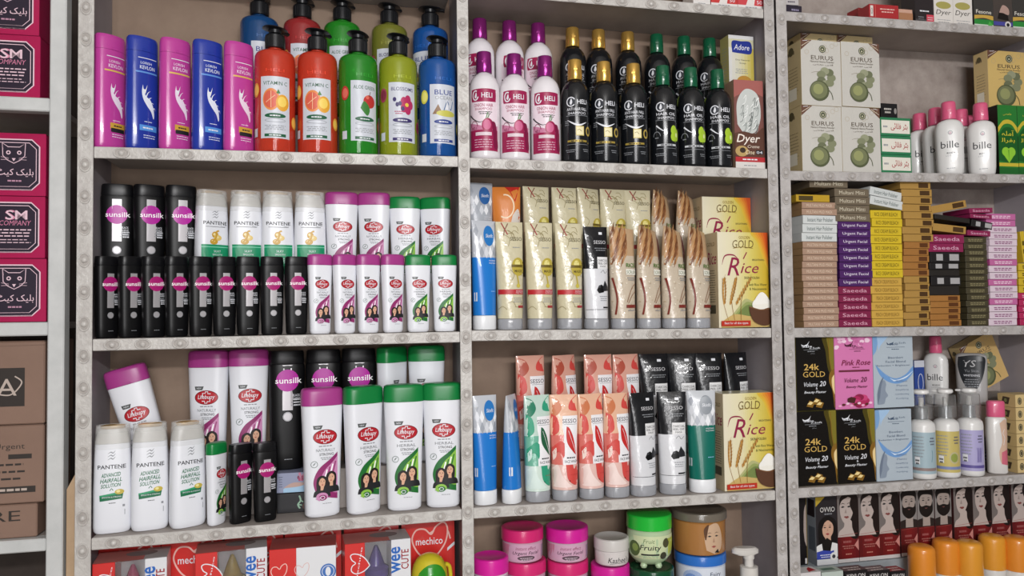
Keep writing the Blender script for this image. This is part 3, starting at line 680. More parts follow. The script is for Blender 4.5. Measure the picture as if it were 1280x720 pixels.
def grad(A, stops, y0, y1, n=14, x0=-.5, x1=.5):
    """printed colour blend"""
    for i in range(n):
        t = (i+.5)/n*(len(stops)-1); k = min(int(t), len(stops)-2); q = t-k
        a, b = lin(stops[k]), lin(stops[k+1])
        c = [int(stops[k][1+2*j:3+2*j], 16)*(1-q)+int(stops[k+1][1+2*j:3+2*j], 16)*q for j in range(3)]
        A.r(x0+(x1-x0)*i/n, x0+(x1-x0)*(i+1)/n, y0, y1, K('#%02x%02x%02x' % tuple(int(v) for v in c))); A.n -= 1
    A.n += 1
def art_rice_box(A):
    grad(A, ['#e3dcc4', '#e1d9b2', '#d6c768', '#c9a828'], .0, 1, 24)
    [A.p(curve([(.5,1), (.16+.05*q,1), (.28+.03*q,.9+.008*q), (.36+.018*q,.78+.02*q), (.44+.008*q,.66+.03*q), (.5,.58+.035*q)]), K(c)) for q, c in enumerate(('#d8b53c', '#dca637', '#dc9430', '#d97f2a', '#d46a24', '#cc5320'))]
    A.t('GOLDEN', .03, .945, .22, .03, K('#8a6a1e'), .02); A.t('GOLD', .0, .875, .42, .085, K('#6a5526'), .0, .1); A.s(curve([(-.2,.83), (0,.845), (.2,.83)]), .001, K('#8a6a1e'))
    A.t('BRIGHTENING', .3, .71, .24, .02, K('#4a4636'), .01)
    A.t('R', -.2, .64, .24, .19, K('#8f1f45'), .0, .3); A.s(curve([(-.42,.66), (-.36,.75), (-.2,.76), (-.1,.72)]), lambda t: .003*math.sin(PI*max(.08,t)), K('#8f1f45')); A.t('ice', .12, .622, .36, .105, K('#8f1f45'), .0, .3); A.s([(.0,.72), (.07,.79)], .0025, K('#8f1f45'))
    A.t('SKIN POLISH', .16, .522, .3, .026, K('#2c2a22'), .01); A.t('with Rice Water', .28, .45, .36, .026, K('#3c4a26')); A.t('& Niacinamide', .28, .405, .34, .026, K('#3c4a26'))
    [A.p(curve([(-.3+.05*q,.1), (-.14+.05*q,.2), (.02+.03*q,.3-.03*q), (.2,.27-.02*q), (.34,.3-.02*q), (.5,.3), (.5,.06), (-.3+.05*q,.06)]), K(c)) for q, c in enumerate(('#b3b47c', '#94a05e', '#74854a'))]; A.p(curve([(-.46,.06), (-.2,.14), (.1,.12), (.5,.1), (.5,.0), (-.46,.0)]), K('#c9ac6a'))
    w = K('#c08d45'); w2 = K('#96682a')
    for x0, lean in ((-.42,.0), (-.3,.12), (-.18,.3)):
        A.s(curve([(x0+.1,.08), (x0+lean*.4,.3), (x0+lean,.52)]), .0009, w2)
        for q in range(8):
            y = .26+.034*q; x = x0+.03+lean*(q/8)
            u = .022*math.sin(PI*(q+1.5)/10); A.e(x-u, y, .014, .02, w); A.e(x+u, y+.012, .014, .02, w2); A.s([(x, y), (x+2.6*u, y+.06)], .0004, w)
    A.e(.33, .24, .19, .075, K('#efece2')); A.p(curve([(.14,.24), (.24,.33), (.33,.37), (.42,.34), (.52,.25)]), K('#f3f1ea')); A.p(curve([(.08,.22), (.3,.185), (.5,.2), (.5,.05), (.36,.02), (.18,.06), (.1,.14), (.08,.22)]), K('#5a3a28')); A.s(curve([(.08,.22), (.3,.185), (.5,.2)]), .002, K('#7d5638'))
    A.r(-.47, .1, .02, .075, K('#b9301e')); A.t('Best for all skin types', -.18, .047, .46, .03, WH)
def side_rice(A):
    A.r(-.5, .5, 0, 1, K('#c9b896')); A.t('Rice', .05, .73, .7, .13, K('#8f1f45'), .02, .3); A.t('GOLD', .0, .88, .6, .04, K('#6a5526')); A.micro(0, .6, .7, 14, .025, .008, K('#6a6250')); A.r(-.35, .3, .15, .24, K('#55503f'))
def sp(hx, b=.35): return mat('wrapped_'+hx.strip('#'), hx, .4, coat=.7, bump=b, bscale=34, dist=.0025)
def fig(A, cx, cy, s, k):
    """dried leaves and a round of powder"""
    g, g2 = K('#757a58'), K('#565c40')
    for q in range(7): A.e(cx+s*(.42+.32*math.cos(q*.9)), cy+s*k*(.72+.36*math.sin(q*.9)), s*.26, s*k*.2, K(['#83876a', '#6c7156', '#979a7e'][q % 3]))
    A.s(curve([(cx+.3*s,cy+.3*s*k), (cx+.7*s,cy-.1*s*k), (cx+.8*s,cy-.45*s*k)]), .0016, g2)
    A.e(cx, cy, s*.58, s*k*.55, g2); A.e(cx-.03*s, cy+.03*s*k, s*.5, s*k*.46, g); A.e(cx-.08*s, cy+.08*s*k, s*.3, s*k*.28, K('#969a68'))
def art_eurus(bg, cornerL=True):
    def f(A):
        k = A.sx/A.sy; rg = random.Random(2)
        if bg: A.r(-.5, .5, 0, 1, bg)
        x = -1 if cornerL else 1
        A.p([(x*.5,1), (x*.22,1), (x*.5,.84)], K('#6a4a3c')); A.s([(x*.45,.98), (x*.33,.99)], .001, WH); A.s([(x*.48,.9), (x*.28,.985)], .0012, K('#d9cdb8'))
        for q in range(6):
            a, b2 = rg.uniform(-.4, .42), rg.uniform(.8, .97); A.ring(a, b2, .05, .05*k, .0006, K('#b3a48a'))
        A.c(.04, .87, .085, K('#4c5240')); A.ring(.04, .87, .06, .06*k, .0012, K('#c9c4a8')); A.e(.04, .865, .02, .02*k, K('#c9c4a8'))
        A.t('EURUS', .03, .735, .56, .065, K('#5a4e40'), .0); A.t('Natural Henna Powder', .03, .675, .6, .028, K('#5a4e40')); A.t('\ufbfd\ufeaa\ufee8\ufeec\ufee3 \ufbfd\ufead\ufeaa\ufed7', .05, .63, .5, .03, K('#5a4e40')); A.s(curve([(-.25,.5), (-.1,.52), (.1,.49), (.3,.51)]), .0007, K('#8d8370')); A.s(curve([(.0,.46), (.15,.47), (.25,.45)]), .0007, K('#8d8370'))
        fig(A, -.06, .23, .42, k)
    return f
def side_eurus(A):
    A.micro(-.1, .85, .6, 1, .02, .05, K('#7a6a4c')); A.micro(0, .6, .7, 9, .05, .012, K('#8d7c5c')); A.r(-.3, .2, .12, .3, K('#e9e3d0')); A.c(-.1, .88, .16, K('#5a5238'))
def art_24k(A):
    A.r(-.5, .5, 0, 1, K('#14110f', .25)); 
    A.p(curve([(.5,1), (.2,1), (.28,.8), (.32,.6), (.38,.5), (.5,.46)]), K('#4d4416', .25)); A.p(curve([(.5,1), (.32,1), (.37,.8), (.39,.64), (.44,.54), (.5,.5)]), K('#7d732a', .25)); A.p(curve([(.5,.56), (.38,.5), (.36,.38), (.44,.26), (.5,.1)]), mat('gold_foil', '#b98a3c', .25, metal=.6)); A.p(curve([(.5,.48), (.43,.42), (.44,.3), (.5,.2)]), K('#e8cf96', .25)); A.s(curve([(.36,.98), (.38,.7), (.42,.52), (.37,.4), (.45,.25), (.49,.03)]), .0016, mat('gold_foil', '#b98a3c', .25, metal=.6))
    A.p([(-.36,.9), (-.3,.88), (-.2,.9), (-.14,.94), (-.2,.87), (-.34,.87)], WH); A.t('Sale', -.2, .87, .26, .03, WH, .02); A.t('n.Soft', .0, .845, .28, .025, WH); A.r(-.3, .08, .82, .824, GREY); A.micro(-.1, .8, .26, 1, .02, .01, GREY); A.t('\ufee1\ufe8e\ufee0\ufeb3', -.06, .77, .1, .02, GREY)
    gi = K('#d0ab5e', .3)
    A.t('24k', -.1, .59, .4, .085, gi, .03); A.t('GOLD', -.04, .49, .58, .075, gi, .0)
    A.t('Volume', -.13, .355, .36, .06, WH, .0, .25); A.t('20', .18, .36, .17, .07, WH, .02, .25); A.t('&', .02, .3, .05, .03, WH); A.t('Beauty Plaster', -.02, .245, .58, .042, WH, .02, .25)
    for q, (x, y) in enumerate(((-.16,.09), (.0,.12), (.08,.08))): A.p([(x-.1,y-.03), (x+.06,y-.05), (x+.12,y+.02), (x-.02,y+.05)], mat('gold_foil', '#b98a3c', .25, metal=.6)); A.p([(x-.08,y), (x+.0,y+.035), (x+.08,y+.02), (x+.02,y-.01)], K('#ecd698', .25))
def art_pink(A):
    A.r(-.5, .5, 0, 1, K('#d57bb0', .28)); rg = random.Random(9)
    for q in range(26):
        x, y = rg.uniform(-.46, .46), .99-abs(rg.gauss(0, .07)); A.e(x, max(.72, y), .06, .022, K(['#eab8d4', '#c76aa0', '#f3d3e4'][q % 3]))
    A.p([(-.24,.9), (-.18,.87), (-.05,.9), (0,.94), (-.06,.86), (-.22,.86)], K('#4c1f30')); A.t('Sale', -.06, .865, .26, .03, K('#4c1f30'), .02); A.t('n.Soft', .12, .84, .28, .024, K('#4c1f30')); A.r(-.12, .3, .815, .819, K('#6a3a50')); A.micro(.1, .79, .24, 1, .02, .01, K('#6a3a50'))
    A.t('Pink Rose', .05, .635, .76, .075, K('#7a1f40'), .02, .3); A.micro(.05, .57, .26, 1, .02, .012, K('#7a1f40')); A.r(-.4, .4, .51, .535, K('#6a2a3a'))
    A.t('Volume', -.08, .395, .36, .06, K('#5c1f38'), .0, .25); A.t('20', .24, .4, .17, .07, K('#5c1f38'), .02, .25); A.t('Beauty Plaster', .06, .3, .56, .042, K('#5c1f38'), .02, .25)
    for q in range(7): A.e(.14+.12*math.cos(q*.9), .11+.05*math.sin(q*.9), .12, .045, K(['#b02a5c', '#c9457a', '#8f1f48'][q % 3]))
    for q in range(9): A.e(-.4+.1*q, .05+.015*(q % 3), .045, .016, K(['#e9a9c8', '#5a2a22', '#f0c9dc'][q % 3]))
    A.p([(-.2,.1), (-.02,.08), (.02,.15), (-.1,.17), (-.2,.15)], K('#4a2420'))
def art_ice(A):
    A.r(-.5, .5, 0, 1, K('#b0bcc6', .25)); 
    A.p(curve([(-.5,1), (-.2,1), (-.36,.9), (-.42,.78), (-.5,.72)]), K('#7ba3d0')); A.p(curve([(-.4,1), (-.1,1), (-.3,.86), (-.36,.78)]), K('#a3c2e2'))
    A.p(curve([(-.46,.6), (-.2,.46), (.05,.4), (.3,.45), (.5,.56), (.5,.48), (.3,.36), (.0,.33), (-.3,.42), (-.46,.6)]), K('#6f9bd0')); A.p(curve([(-.3,.5), (.0,.38), (.3,.42), (.5,.5), (.3,.4), (.0,.36)]), K('#d9e6f2'))
    d = K('#4a5a70'); A.p([(-.16,.9), (-.1,.87), (.02,.9), (.05,.95), (.0,.86), (-.14,.86)], d); A.t('Sale', .02, .87, .22, .03, d, .02); A.t('n.Soft', .2, .885, .26, .024, d); A.r(-.16, .3, .825, .83, d); A.micro(.06, .8, .26, 1, .02, .01, d)
    A.t('Bleonbert', .06, .685, .38, .03, d); A.t('Facial Blond', .06, .63, .5, .03, d); A.t('Reduction + Brightener', .0, .575, .84, .028, d)
    for q, s_ in enumerate(('Softest', 'Plants', 'Simplifying', 'Conditioning', 'Purifying')): A.t(s_, .2, .36-.06*q, .2+.012*len(s_), .026, K('#74839a'))
    A.p(curve([(-.42,.12), (-.36,.28), (-.26,.38), (-.2,.33), (-.22,.24), (-.16,.17), (-.22,.13), (-.26,.06), (-.42,.05)]), K('#8a96a6', .3)); A.p(curve([(-.42,.05), (-.42,.2), (-.34,.36), (-.26,.42), (-.32,.3), (-.36,.15)]), K('#707c8e', .3))
def art_hair(dark, male):
    def f(A):
        A.r(-.5, .5, .04, 1, K('#3b2724') if not male else K('#8a8583'))
        A.r(-.5, .5, 0, .055, K('#cfc9c8')); grad(A, ['#5c1417', '#7d1a1c', '#63161a'], .055, .42 if not male else .4, 6)
        if not male:
            bg, hr, sk = K('#776f6c'), K('#1d1210'), K('#bfb0a9')
            A.r(-.5, .5, .36, 1, bg)
            A.p(curve([(-.3,.8), (-.22,.93), (.05,.985), (.34,.95), (.5,.85), (.5,.36), (.1,.36), (.2,.5), (.1,.56), (-.1,.9), (-.3,.8)]), hr)
            A.p(curve([(-.5,.36), (-.42,.44), (-.2,.5), (-.14,.6), (.16,.58), (.2,.48), (.34,.36)]), sk)
            A.p(curve([(-.38,.8), (-.36,.68), (-.26,.585), (-.1,.54), (.08,.58), (.24,.68), (.3,.8), (.2,.88), (-.05,.915), (-.3,.88), (-.38,.8)]), sk)
            A.p(curve([(.18,.9), (.1,.8), (.24,.68), (.2,.56), (.3,.44), (.5,.4), (.5,.86), (.34,.95), (.18,.9)]), hr)
            A.p(curve([(-.4,.78), (-.36,.9), (-.1,.97), (.2,.94), (-.05,.9), (-.28,.86), (-.4,.78)]), hr)
            for x in (-.24, .06):
                A.p([(x-.09,.772), (x,.79), (x+.1,.775), (x,.762)], INK); A.p(curve([(x-.12,.81), (x,.83), (x+.13,.81), (x,.822)], 4), K('#3a2a26'))
            A.p([(-.16,.69), (-.05,.685), (-.09,.75)], K('#9d8d87')); A.p(curve([(-.2,.635), (-.13,.648), (-.08,.642), (-.02,.648), (.05,.632), (-.06,.612), (-.2,.635)], 4), K('#854644'))
        else:
            man(A, .02, .74, .3, K('#a89a92'), K('#1a1311'), K('#2b2220'))
            grad(A, ['#5c1417', '#7d1a1c', '#63161a'], .055, .4, 6)
        A.micro(-.06, .29, .5, 1, .02, .03, K('#a05a58'), 2); A.micro(0, .23, .6, 2, .03, .014, K('#a86a62')); A.micro(.0, .12, .4, 1, .02, .014, K('#c98a7a'))
        A.p([(.28,.24), (.48,.32), (.48,.16)], K('#c9857d')); A.s([(-.45,.38), (.45,.4)], .0007, K('#9a4a44'))
    return f
def art_ovio(A):
    A.r(-.5, .5, .0, 1, K('#2a2629')); A.p([(-.5,1), (-.05,1), (-.5,.86)], K('#bfa236')); A.t('OVVIO', .06, .81, .7, .075, K('#d9d6d2'), .01); A.micro(.1, .745, .5, 1, .02, .016, GREY)
    woman(A, .05, .53, .28, -.4, K('#120c0c'), K('#cda48c'), K('#e8e6e4')); A.p([(-.25,.32), (.0,.4), (.25,.34), (.15,.2), (-.2,.2)], K('#17120f'))
    A.p([(-.5,.2), (-.2,.22), (.2,.2), (.32,.21), (.32,.1), (-.5,.09)], K('#3b4aa8')); A.r(-.5, .5, 0, .09, K('#dcdde0')); A.c(.3, .12, .17, K('#e6e4e2')); A.c(.3, .12, .08, K('#3c3a42')); A.micro(-.1, .15, .5, 2, .03, .012, WH)
# --- jars
def jar(Rr, Hj, lidh, lidm, bodym, art=None, name='cream_jar', bulge=0):
    r = empty(name, 'jar'); hb = Hj-lidh
    prof = [(.0005, Rr*.84), (.003, Rr*.92), (.006, Rr*(.94+bulge))] + ([(hb*.5, Rr*(.97+bulge))] if bulge else []) + [(hb-.003, Rr*.955), (hb, Rr*.9)]
    secs = [(p[0], p[1], p[1], 2) for p in prof]
    mb = MB(); mb.loft(secs, bodym, 44); mb.build('body', r)
    mb = MB(); mb.lathe([(hb+.0004, Rr*.97), (hb+.0012, Rr), (Hj-.004, Rr), (Hj-.0015, Rr*.985), (Hj-.0003, Rr*.94), (Hj, Rr*.86), (Hj-.0006, Rr*.83)], lidm, 48); mb.build('lid', r)
    if art:
        mb = MB(); art(Art(mb, wrap(secs), Rr, hb, 0, 0, Rr*.1)); mb.build('label', r, smooth=180)
    return Proto(r)
# ---------------------------------------------------------------- placing
def camdir(x, Y): return math.atan2(-x, CAMD+Y)
def hgt(px, py, Y, zb): return at(px, py, Y).z-zb
def base(c, k, px, py, Y): return zs(c, k, at(px, py, Y).x)+.0004
def row(pr, c, k, Y, items, py=None, zb=None, group=None):
    """items: (pixel x, print shift -1..1, label)"""
    for it in items:
        px, sh, lab = it[:3]; yy = it[3] if len(it) > 3 else Y
        p = at(px, py, yy); z = (zb(p.x) if zb else zs(c, k, p.x))+.0004
        pr.place((p.x, yy, z), camdir(p.x, yy)+math.asin(max(-.98, min(.98, sh))), lab, group)
def quad(l, r, py, Yl, a):
    P = at(l, py, Yl); d = at(r, py, 0)-EYEP; ca, sa = math.cos(a), math.sin(a)
    ex, ey = P.x-EYEP.x, P.y-EYEP.y
    den = d.x*sa-d.y*ca
    t = (ex*d.y-ey*d.x)/den if abs(den) > 1e-9 else 0
    t = -(ex*d.y-ey*d.x)/(ca*d.y-sa*d.x)
    return P, t
def put(make, l, r, yt, zb, Yl, D, yaw, label, group=None, pr=None, dims=None):
    """stand a carton so that its front face spans pixels l..r; returns (proto, W, H)"""
    a = R(yaw); zb_ = None
    ym = yt+30; P, W = quad(l, r, ym, Yl, a)
    z = max(zb(P.x), zb(P.x+W)) if callable(zb) else zb
    if pr is None:
        H = at(l, yt, Yl).z-z if dims is None else dims
        pr = make(W, D, H), W, H
    pr_, W, H = pr
    x = P.x+math.cos(a)*W/2-math.sin(a)*D/2; y = P.y+math.sin(a)*W/2+math.cos(a)*D/2
    pr_.place((x, y, z+.0003), a, label, group)
    return pr
shf = lambda c, k: (lambda x: zs(c, k, x))
# ======== left bay, top shelf
g = 'pearly oval shampoo bottles on the top shelf'
W = 39*mpp(220, .036)*1.1; H = hgt(219, 51, .036, base('L', 1, 219, 150, .036))
pk, bl = oval_bottle(W, H, '#b93f95', True), oval_bottle(W, H, '#22379a', False)
row(pk, 'L', 1, .036, [(137, .5, 'pearly pink oval shampoo bottle beside the steel post at the end of the top shelf'), (219, .42, 'pearly pink oval shampoo bottle standing between the two blue ones'), (298.5, .45, 'pearly pink oval shampoo bottle next to the red hand wash')], 130, group=g)
row(bl, 'L', 1, .036, [(177.5, .42, 'royal blue oval shampoo bottle, the one farther from the hand wash'), (259.5, .4, 'royal blue oval shampoo bottle, the one nearer the hand wash')], 130, group=g)
g = 'pump hand washes in the front row'
Rr = 53.2*mpp(450, .042)/2*.925; zb0 = base('L', 1, 450, 150, .042); H = hgt(447, 72.5, .042, zb0)
HW = [('#e0472f', 'VITAMIN C', '#1f5a3c', 'orange', None), ('#2f9c2e', 'ALOE GREEN', '#1f5a3c', 'apple', None), ('#a9b52c', 'BLOSSOMS', '#3b3266', 'flower', None), ('#1f62b4', 'BLUE', '#2c3f86', 'sea', 'OCEAN')]
hw = [hand_wash(Rr, H, *h) for h in HW]
row(hw[0], 'L', 1, .042, [(344, .0, 'orange-red pump hand wash right beside the pink shampoo bottle'), (397, -.05, 'orange-red pump hand wash standing against the green one')], 120, group=g)
row(hw[1], 'L', 1, .042, [(447.8, .35, 'green pump hand wash with apple label in the front row')], 120, group=g)
row(hw[2], 'L', 1, .042, [(498, .22, 'yellow-green pump hand wash with pink flower label in front row')], 120, group=g)
row(hw[3], 'L', 1, .042, [(547, .32, 'blue pump hand wash with sea label beside the middle post')], 120, group=g)
zr = riser('L', 1, 300, 563, 152, .09, unit)
dz = hgt(427, 32, .125, 0)-H-zs('L', 1, at(427, 90, .125).x)
zr = lambda x: zs('L', 1, x)+dz
g = 'pump hand washes in the back row'
for i, (px, sh, lab) in enumerate(((324.5, .3, 'dark blue hand wash behind the pink bottle, first of the back row'), (378, .1, 'red hand wash half hidden behind the two orange-red ones'), (428, .0, 'green hand wash in the back row behind the green front one'), (487, .0, 'olive yellow hand wash in the back row'), (538, -.5, 'blue hand wash in the back row behind the blue front one'))):
    if i in (0, 1, 3): pr = hand_wash(Rr, H, ['#1f5590', '#b53a3c', 0, '#8d8f3a'][i], *(HW[[3, 0, 1, 2][i]][1:]))
    else: pr = hw[1 if i == 2 else 3]
    row(pr, 'L', 1, .125, [(px, sh, lab)], 70, zr, g)
# ======== left bay, second shelf
g = 'small black shampoo bottles in the front row'
Hs = hgt(265, 321, .026, base('L', 2, 265, 380, .026)); pr = black_bottle(31.5*mpp(250, .026), Hs)
xs_ = [133.5, 163, 192, 221, 251, 280.5, 310, 340, 370.5]
sh_ = [.5, .45, .4, .42, .32, .3, .22, .25, .25]
row(pr, 'L', 2, .026, [(x, s, 'small black shampoo bottle, %s along the front row from the outer post' % ORD[i]) for i, (x, s) in enumerate(zip(xs_, sh_))], 380, group=g)
sm_p = flipcap_bottle(31.5*mpp(430, .026), hgt(430, 318.6, .026, base('L', 2, 430, 380, .026)), MAG, DMAG, K('#c98ab4', .4), 'NATURALLY')
row(sm_p, 'L', 2, .026, [(x, s, 'small white shampoo bottle with purple cap, %s of four in the front row' % ORD[i]) for i, (x, s) in enumerate(((400, .3), (431, .42), (460.5, .38), (491, .45)))], 380, group='small purple capped shampoo bottles')
sm_g = flipcap_bottle(32*mpp(540, .026), hgt(540, 319.3, .026, base('L', 2, 540, 380, .026)), GRC, GRD, K('#8cc04a', .4), 'HERBAL')
row(sm_g, 'L', 2, .026, [(522.5, .2, 'small white green-capped shampoo beside the purple-capped row on second shelf'), (555.5, .12, 'small white green-capped shampoo at the end of the row by the middle post')], 380, group='small green capped shampoo bottles')
zr2 = riser('L', 2, 119, 570, 358, .062, unit)
g = 'taller shampoo bottles of the back row'
pr = black_bottle(41*mpp(190, .098), hgt(190, 232.5, .098, zr2(at(190, 260, .098).x)), (.85, .70, .44, .355), '#b3239c')
row(pr, 'L', 2, .098, [(147, -.08, 'big black shampoo bottle in the back row, the one nearest the outer post'), (186.5, .22, 'big black shampoo bottle in the middle of the three back row ones'), (226.3, .2, 'big black shampoo bottle in the back row beside the white bottles')], 280, zr2, g)
pr = frostcap_bottle(42*mpp(330, .098), hgt(340, 240.5, .098, zr2(at(340, 260, .098).x)), 1)
row(pr, 'L', 2, .098, [(264.7, .4, 'white gold-capped bottle with green band, beside the big black bottles'), (307.3, .1, 'white gold-capped bottle with green band, second in the back row'), (347, .1, 'white gold-capped bottle with green band, third in the back row'), (387.5, .1, 'white gold-capped bottle with green band, beside the purple-capped bottles')], 280, zr2, g)
pr = flipcap_bottle(41.5*mpp(445, .098), hgt(445, 242, .098, zr2(at(445, 260, .098).x)), MAG, DMAG, K('#c98ab4', .4), 'NATURALLY')
row(pr, 'L', 2, .098, [(427, .05, 'larger white purple-capped shampoo in the back row next to gold-capped bottles'), (467.5, -.12, 'larger white purple-capped shampoo in the back row next to green caps')], 280, zr2, g)
pr = flipcap_bottle(39*mpp(525, .098), hgt(525, 247.7, .098, zr2(at(525, 260, .098).x)), GRC, GRD, K('#8cc04a', .4), 'HERBAL')
row(pr, 'L', 2, .098, [(506, .0, 'larger white green-capped shampoo in the back row beside purple caps'), (544, -.25, 'larger white green-capped shampoo in the back row nearest the middle post')], 280, zr2, g)
# ======== left bay, third shelf
pr = frostcap_bottle(46.5*mpp(165, .036), hgt(187.5, 528.5, .036, base('L', 3, 187.5, 600, .036)), 0)
row(pr, 'L', 3, .036, [(141, -.1, 'large white gold-capped bottle with green script, beside the outer post'), (187.5, .05, 'large white gold-capped bottle with green script, middle of three'), (234.5, .35, 'large white gold-capped bottle with green script, beside the small green-capped one')], 600, group='white gold capped bottles in front')
H = hgt(270, 553, .03, base('L', 3, 270, 600, .03))
pr = flipcap_bottle(31*mpp(270, .03), H, GRC, GRD, K('#8cc04a', .4), 'HERBAL')
row(pr, 'L', 3, .03, [(270.5, .75, 'small white green-capped shampoo squeezed between white and black bottles')], 600)
pr = black_bottle(31.5*mpp(315, .03), hgt(316, 553.5, .03, base('L', 3, 316, 600, .03)))
row(pr, 'L', 3, .03, [(300.5, .5, 'small black shampoo bottle touching the small green-capped one'), (331.5, .3, 'small black shampoo bottle before the tall black bottle')], 600, group='two small black shampoos on the third shelf')
Hb = hgt(480, 481.5, .036, base('L', 3, 480, 560, .036)); Wb = 50.8*mpp(480, .036)
big_p = flipcap_bottle(Wb, Hb, MAG, DMAG, K('#c98ab4', .4), 'NATURALLY'); big_g = flipcap_bottle(Wb, Hb, GRC, GRD, K('#8cc04a', .4), 'HERBAL')
row(big_p, 'L', 3, .036, [(402.5, .22, 'large white purple-capped shampoo standing alone in the front row')], 560)
row(big_g, 'L', 3, .036, [(454, .45, 'large white green-capped shampoo beside the large purple-capped one'), (505, .12, 'large white green-capped shampoo, middle of the three in front'), (553.3, .05, 'large white green-capped shampoo, nearest the middle post')], 560, group='large green capped shampoo bottles in front')
Yb = .115
zt = at(365, 589, .085).z; dz3 = zt-zs('L', 3, at(365, 589, Yb).x)
zr3 = lambda x: zs('L', 3, x)+dz3
# two flat boxes under the tall black bottle, a hidden step elsewhere
x0, x1 = at(346, 600, .07).x, at(386, 600, .07).x; hh = dz3/2
def art_petal(A):
    A.r(-.5, .5, 0, 1, K('#8e94ae')); rg = random.Random(4); A.p(curve([(-.3,.2), (0,.45), (.3,.4), (.5,.25), (.5,.0), (-.3,.0)]), K('#9fc3de')); A.p(curve([(-.3,.25), (0,.5), (.4,.45), (.2,.3), (-.3,.25)]), K('#b99a90')); A.micro(-.38, .8, .14, 5, .12, .04, K('#4a4f66'))
    for q in range(22): A.e(.15+.3*rg.random(), .62+.34*rg.random(), .035, .09, K(['#a8496c', '#c47a92', '#7d3452'][q % 3]))
def art_dark(A):
    A.s(curve([(.2,.85), (.24,.6), (.16,.4), (.22,.2)]), .003, K('#8fb39a')); A.s([(.24,.6), (.32,.52)], .002, K('#8fb39a')); A.s([(.16,.4), (.28,.36)], .002, K('#8fb39a')); A.ring(.38, .3, .06, .14, .0012, K('#7d4a3a')); A.r(.34, .46, .62, .8, K('#4a2f2c'))
zlow = zs('L', 3, (x0+x1)/2)
carton(x1-x0, .085, hh-.0006, K('#17161a', .35), art_dark, flap=False, name='cosmetic_box').place(((x0+x1)/2, .07+.0425, zlow+.0003), 0, 'black flat box with green squiggle, below the pale petal box')
carton(x1-x0, .085, hh-.0006, K('#8e94ae', .4), art_petal, flap=False, name='cosmetic_box').place(((x0+x1)/2, .07+.0425, zlow+hh+.0003), 0, 'pale blue flat box with pink petals under the tall black bottle')
for a_, b_ in ((240, 343), (389, 566)):
    xa, xb = at(a_, 600, .08).x, at(b_, 600, .08).x; mb = MB()
    mb.box(xa, xb, .08, DEPTH-.002, .0003, dz3, m_board, .0006, xf=lambda v: Vector((v.x, v.y, v.z+zs('L', 3, v.x)))); mb.build('riser_board', unit)
Wk = 50*mpp(310, Yb)
hk = lambda px, py: hgt(px, py, Yb, zr3(at(px, 500, Yb).x))
bkp = flipcap_bottle(Wk, hk(311, 437), MAG, DMAG, K('#c98ab4', .4), 'NATURALLY')
row(bkp, 'L', 3, Yb, [(261, -.3, 'upright large purple-capped shampoo in the back beside the tilted one'), (311, .05, 'large purple-capped shampoo in the back, next to the tall black bottles')], 500, zr3, 'purple capped shampoos at the back of the third shelf')
p_top, p_bot = at(153, 452, .095), at(201, 612, .095)
o = bkp.place((p_bot.x, .095, p_bot.z+.003), camdir(p_bot.x, .1)*.3, 'large purple-capped shampoo leaning over sideways behind the gold-capped bottles', None, -math.atan2(p_bot.x-p_top.x, p_top.z-p_bot.z))
mb = MB(); mb.box(p_bot.x-.05, p_bot.x+.035, .08, DEPTH-.002, zs('L', 3, p_bot.x)+.0003, p_bot.z-.0115, m_board, .0006); mb.build('riser_board', unit)
tb = black_bottle(45*mpp(380, Yb), hk(400, 437), (.88, .75, .5, .447), '#b3239c')
row(tb, 'L', 3, Yb, [(358.5, .08, 'tall black shampoo bottle fully seen above the pale petal box'), (404.5, .0, 'tall black shampoo bottle behind the large purple-capped front one'), (448.5, .1, 'tall black shampoo bottle behind the first large green cap')], 500, zr3, 'tall black shampoos at the back')
bkg = flipcap_bottle(46*mpp(510, Yb), hk(510, 433), GRC, GRD, K('#8cc04a', .4), 'HERBAL')
row(bkg, 'L', 3, Yb, [(490.3, .8, 'green-capped shampoo behind the front row, touching a tall black bottle'), (533.5, .05, 'green-capped shampoo behind the front row, nearest the middle post')], 500, zr3, 'green capped shampoos at the back')
# ======== left bay, bottom shelf
red = K('#cf2a26', .35, coat=.3); pinkred = K('#e9b9b0', .4)
zL4 = shf('L', 4)
def heart(A, cx, cy, w, m, wd, txt=None, k=1.0, fill=None, rot=0):
    pts = [(.0,-.62), (-.34,-.34), (-.52,.05), (-.4,.34), (-.14,.36), (.06,.2), (.2,.42), (.44,.54), (.56,.34), (.5,-.05), (.28,-.38), (.0,-.62)]
    ca, sa = math.cos(R(rot)), math.sin(R(rot))
    P = [(cx+w*(x*ca-y*sa), cy+w*k*(x*sa+y*ca)) for x, y in curve(pts)]
    if fill: A.p(P, fill)
    A.s(P, wd, m)
    if txt: A.t(txt, cx, cy, w*.82/ (1 if rot == 0 else k), w*k*.22*(1 if rot == 0 else k), WH, .02, 0, rot)
def art_mech(A):
    A.r(-.5, .5, 0, 1, red); k = A.sx/A.sy
    A.s(curve([(-.2,.905), (.0,.92), (.2,.96), (.36,.94), (.42,.88)]), .003, pinkred); heart(A, .02, .875, .62, pinkred, .003, 'mechico', k, red)
    A.p(curve([(.36,.82), (.5,.86), (.5,.84), (.36,.8)]), WH)
def art_mech_top(A): A.r(-.5, .5, -.5, .5, red)
g = 'red feeding bottle cartons in the back row'
mk = lambda W, D, H: carton(W, D, H, red, art_mech, name='feeding_bottle_carton')
pr = None
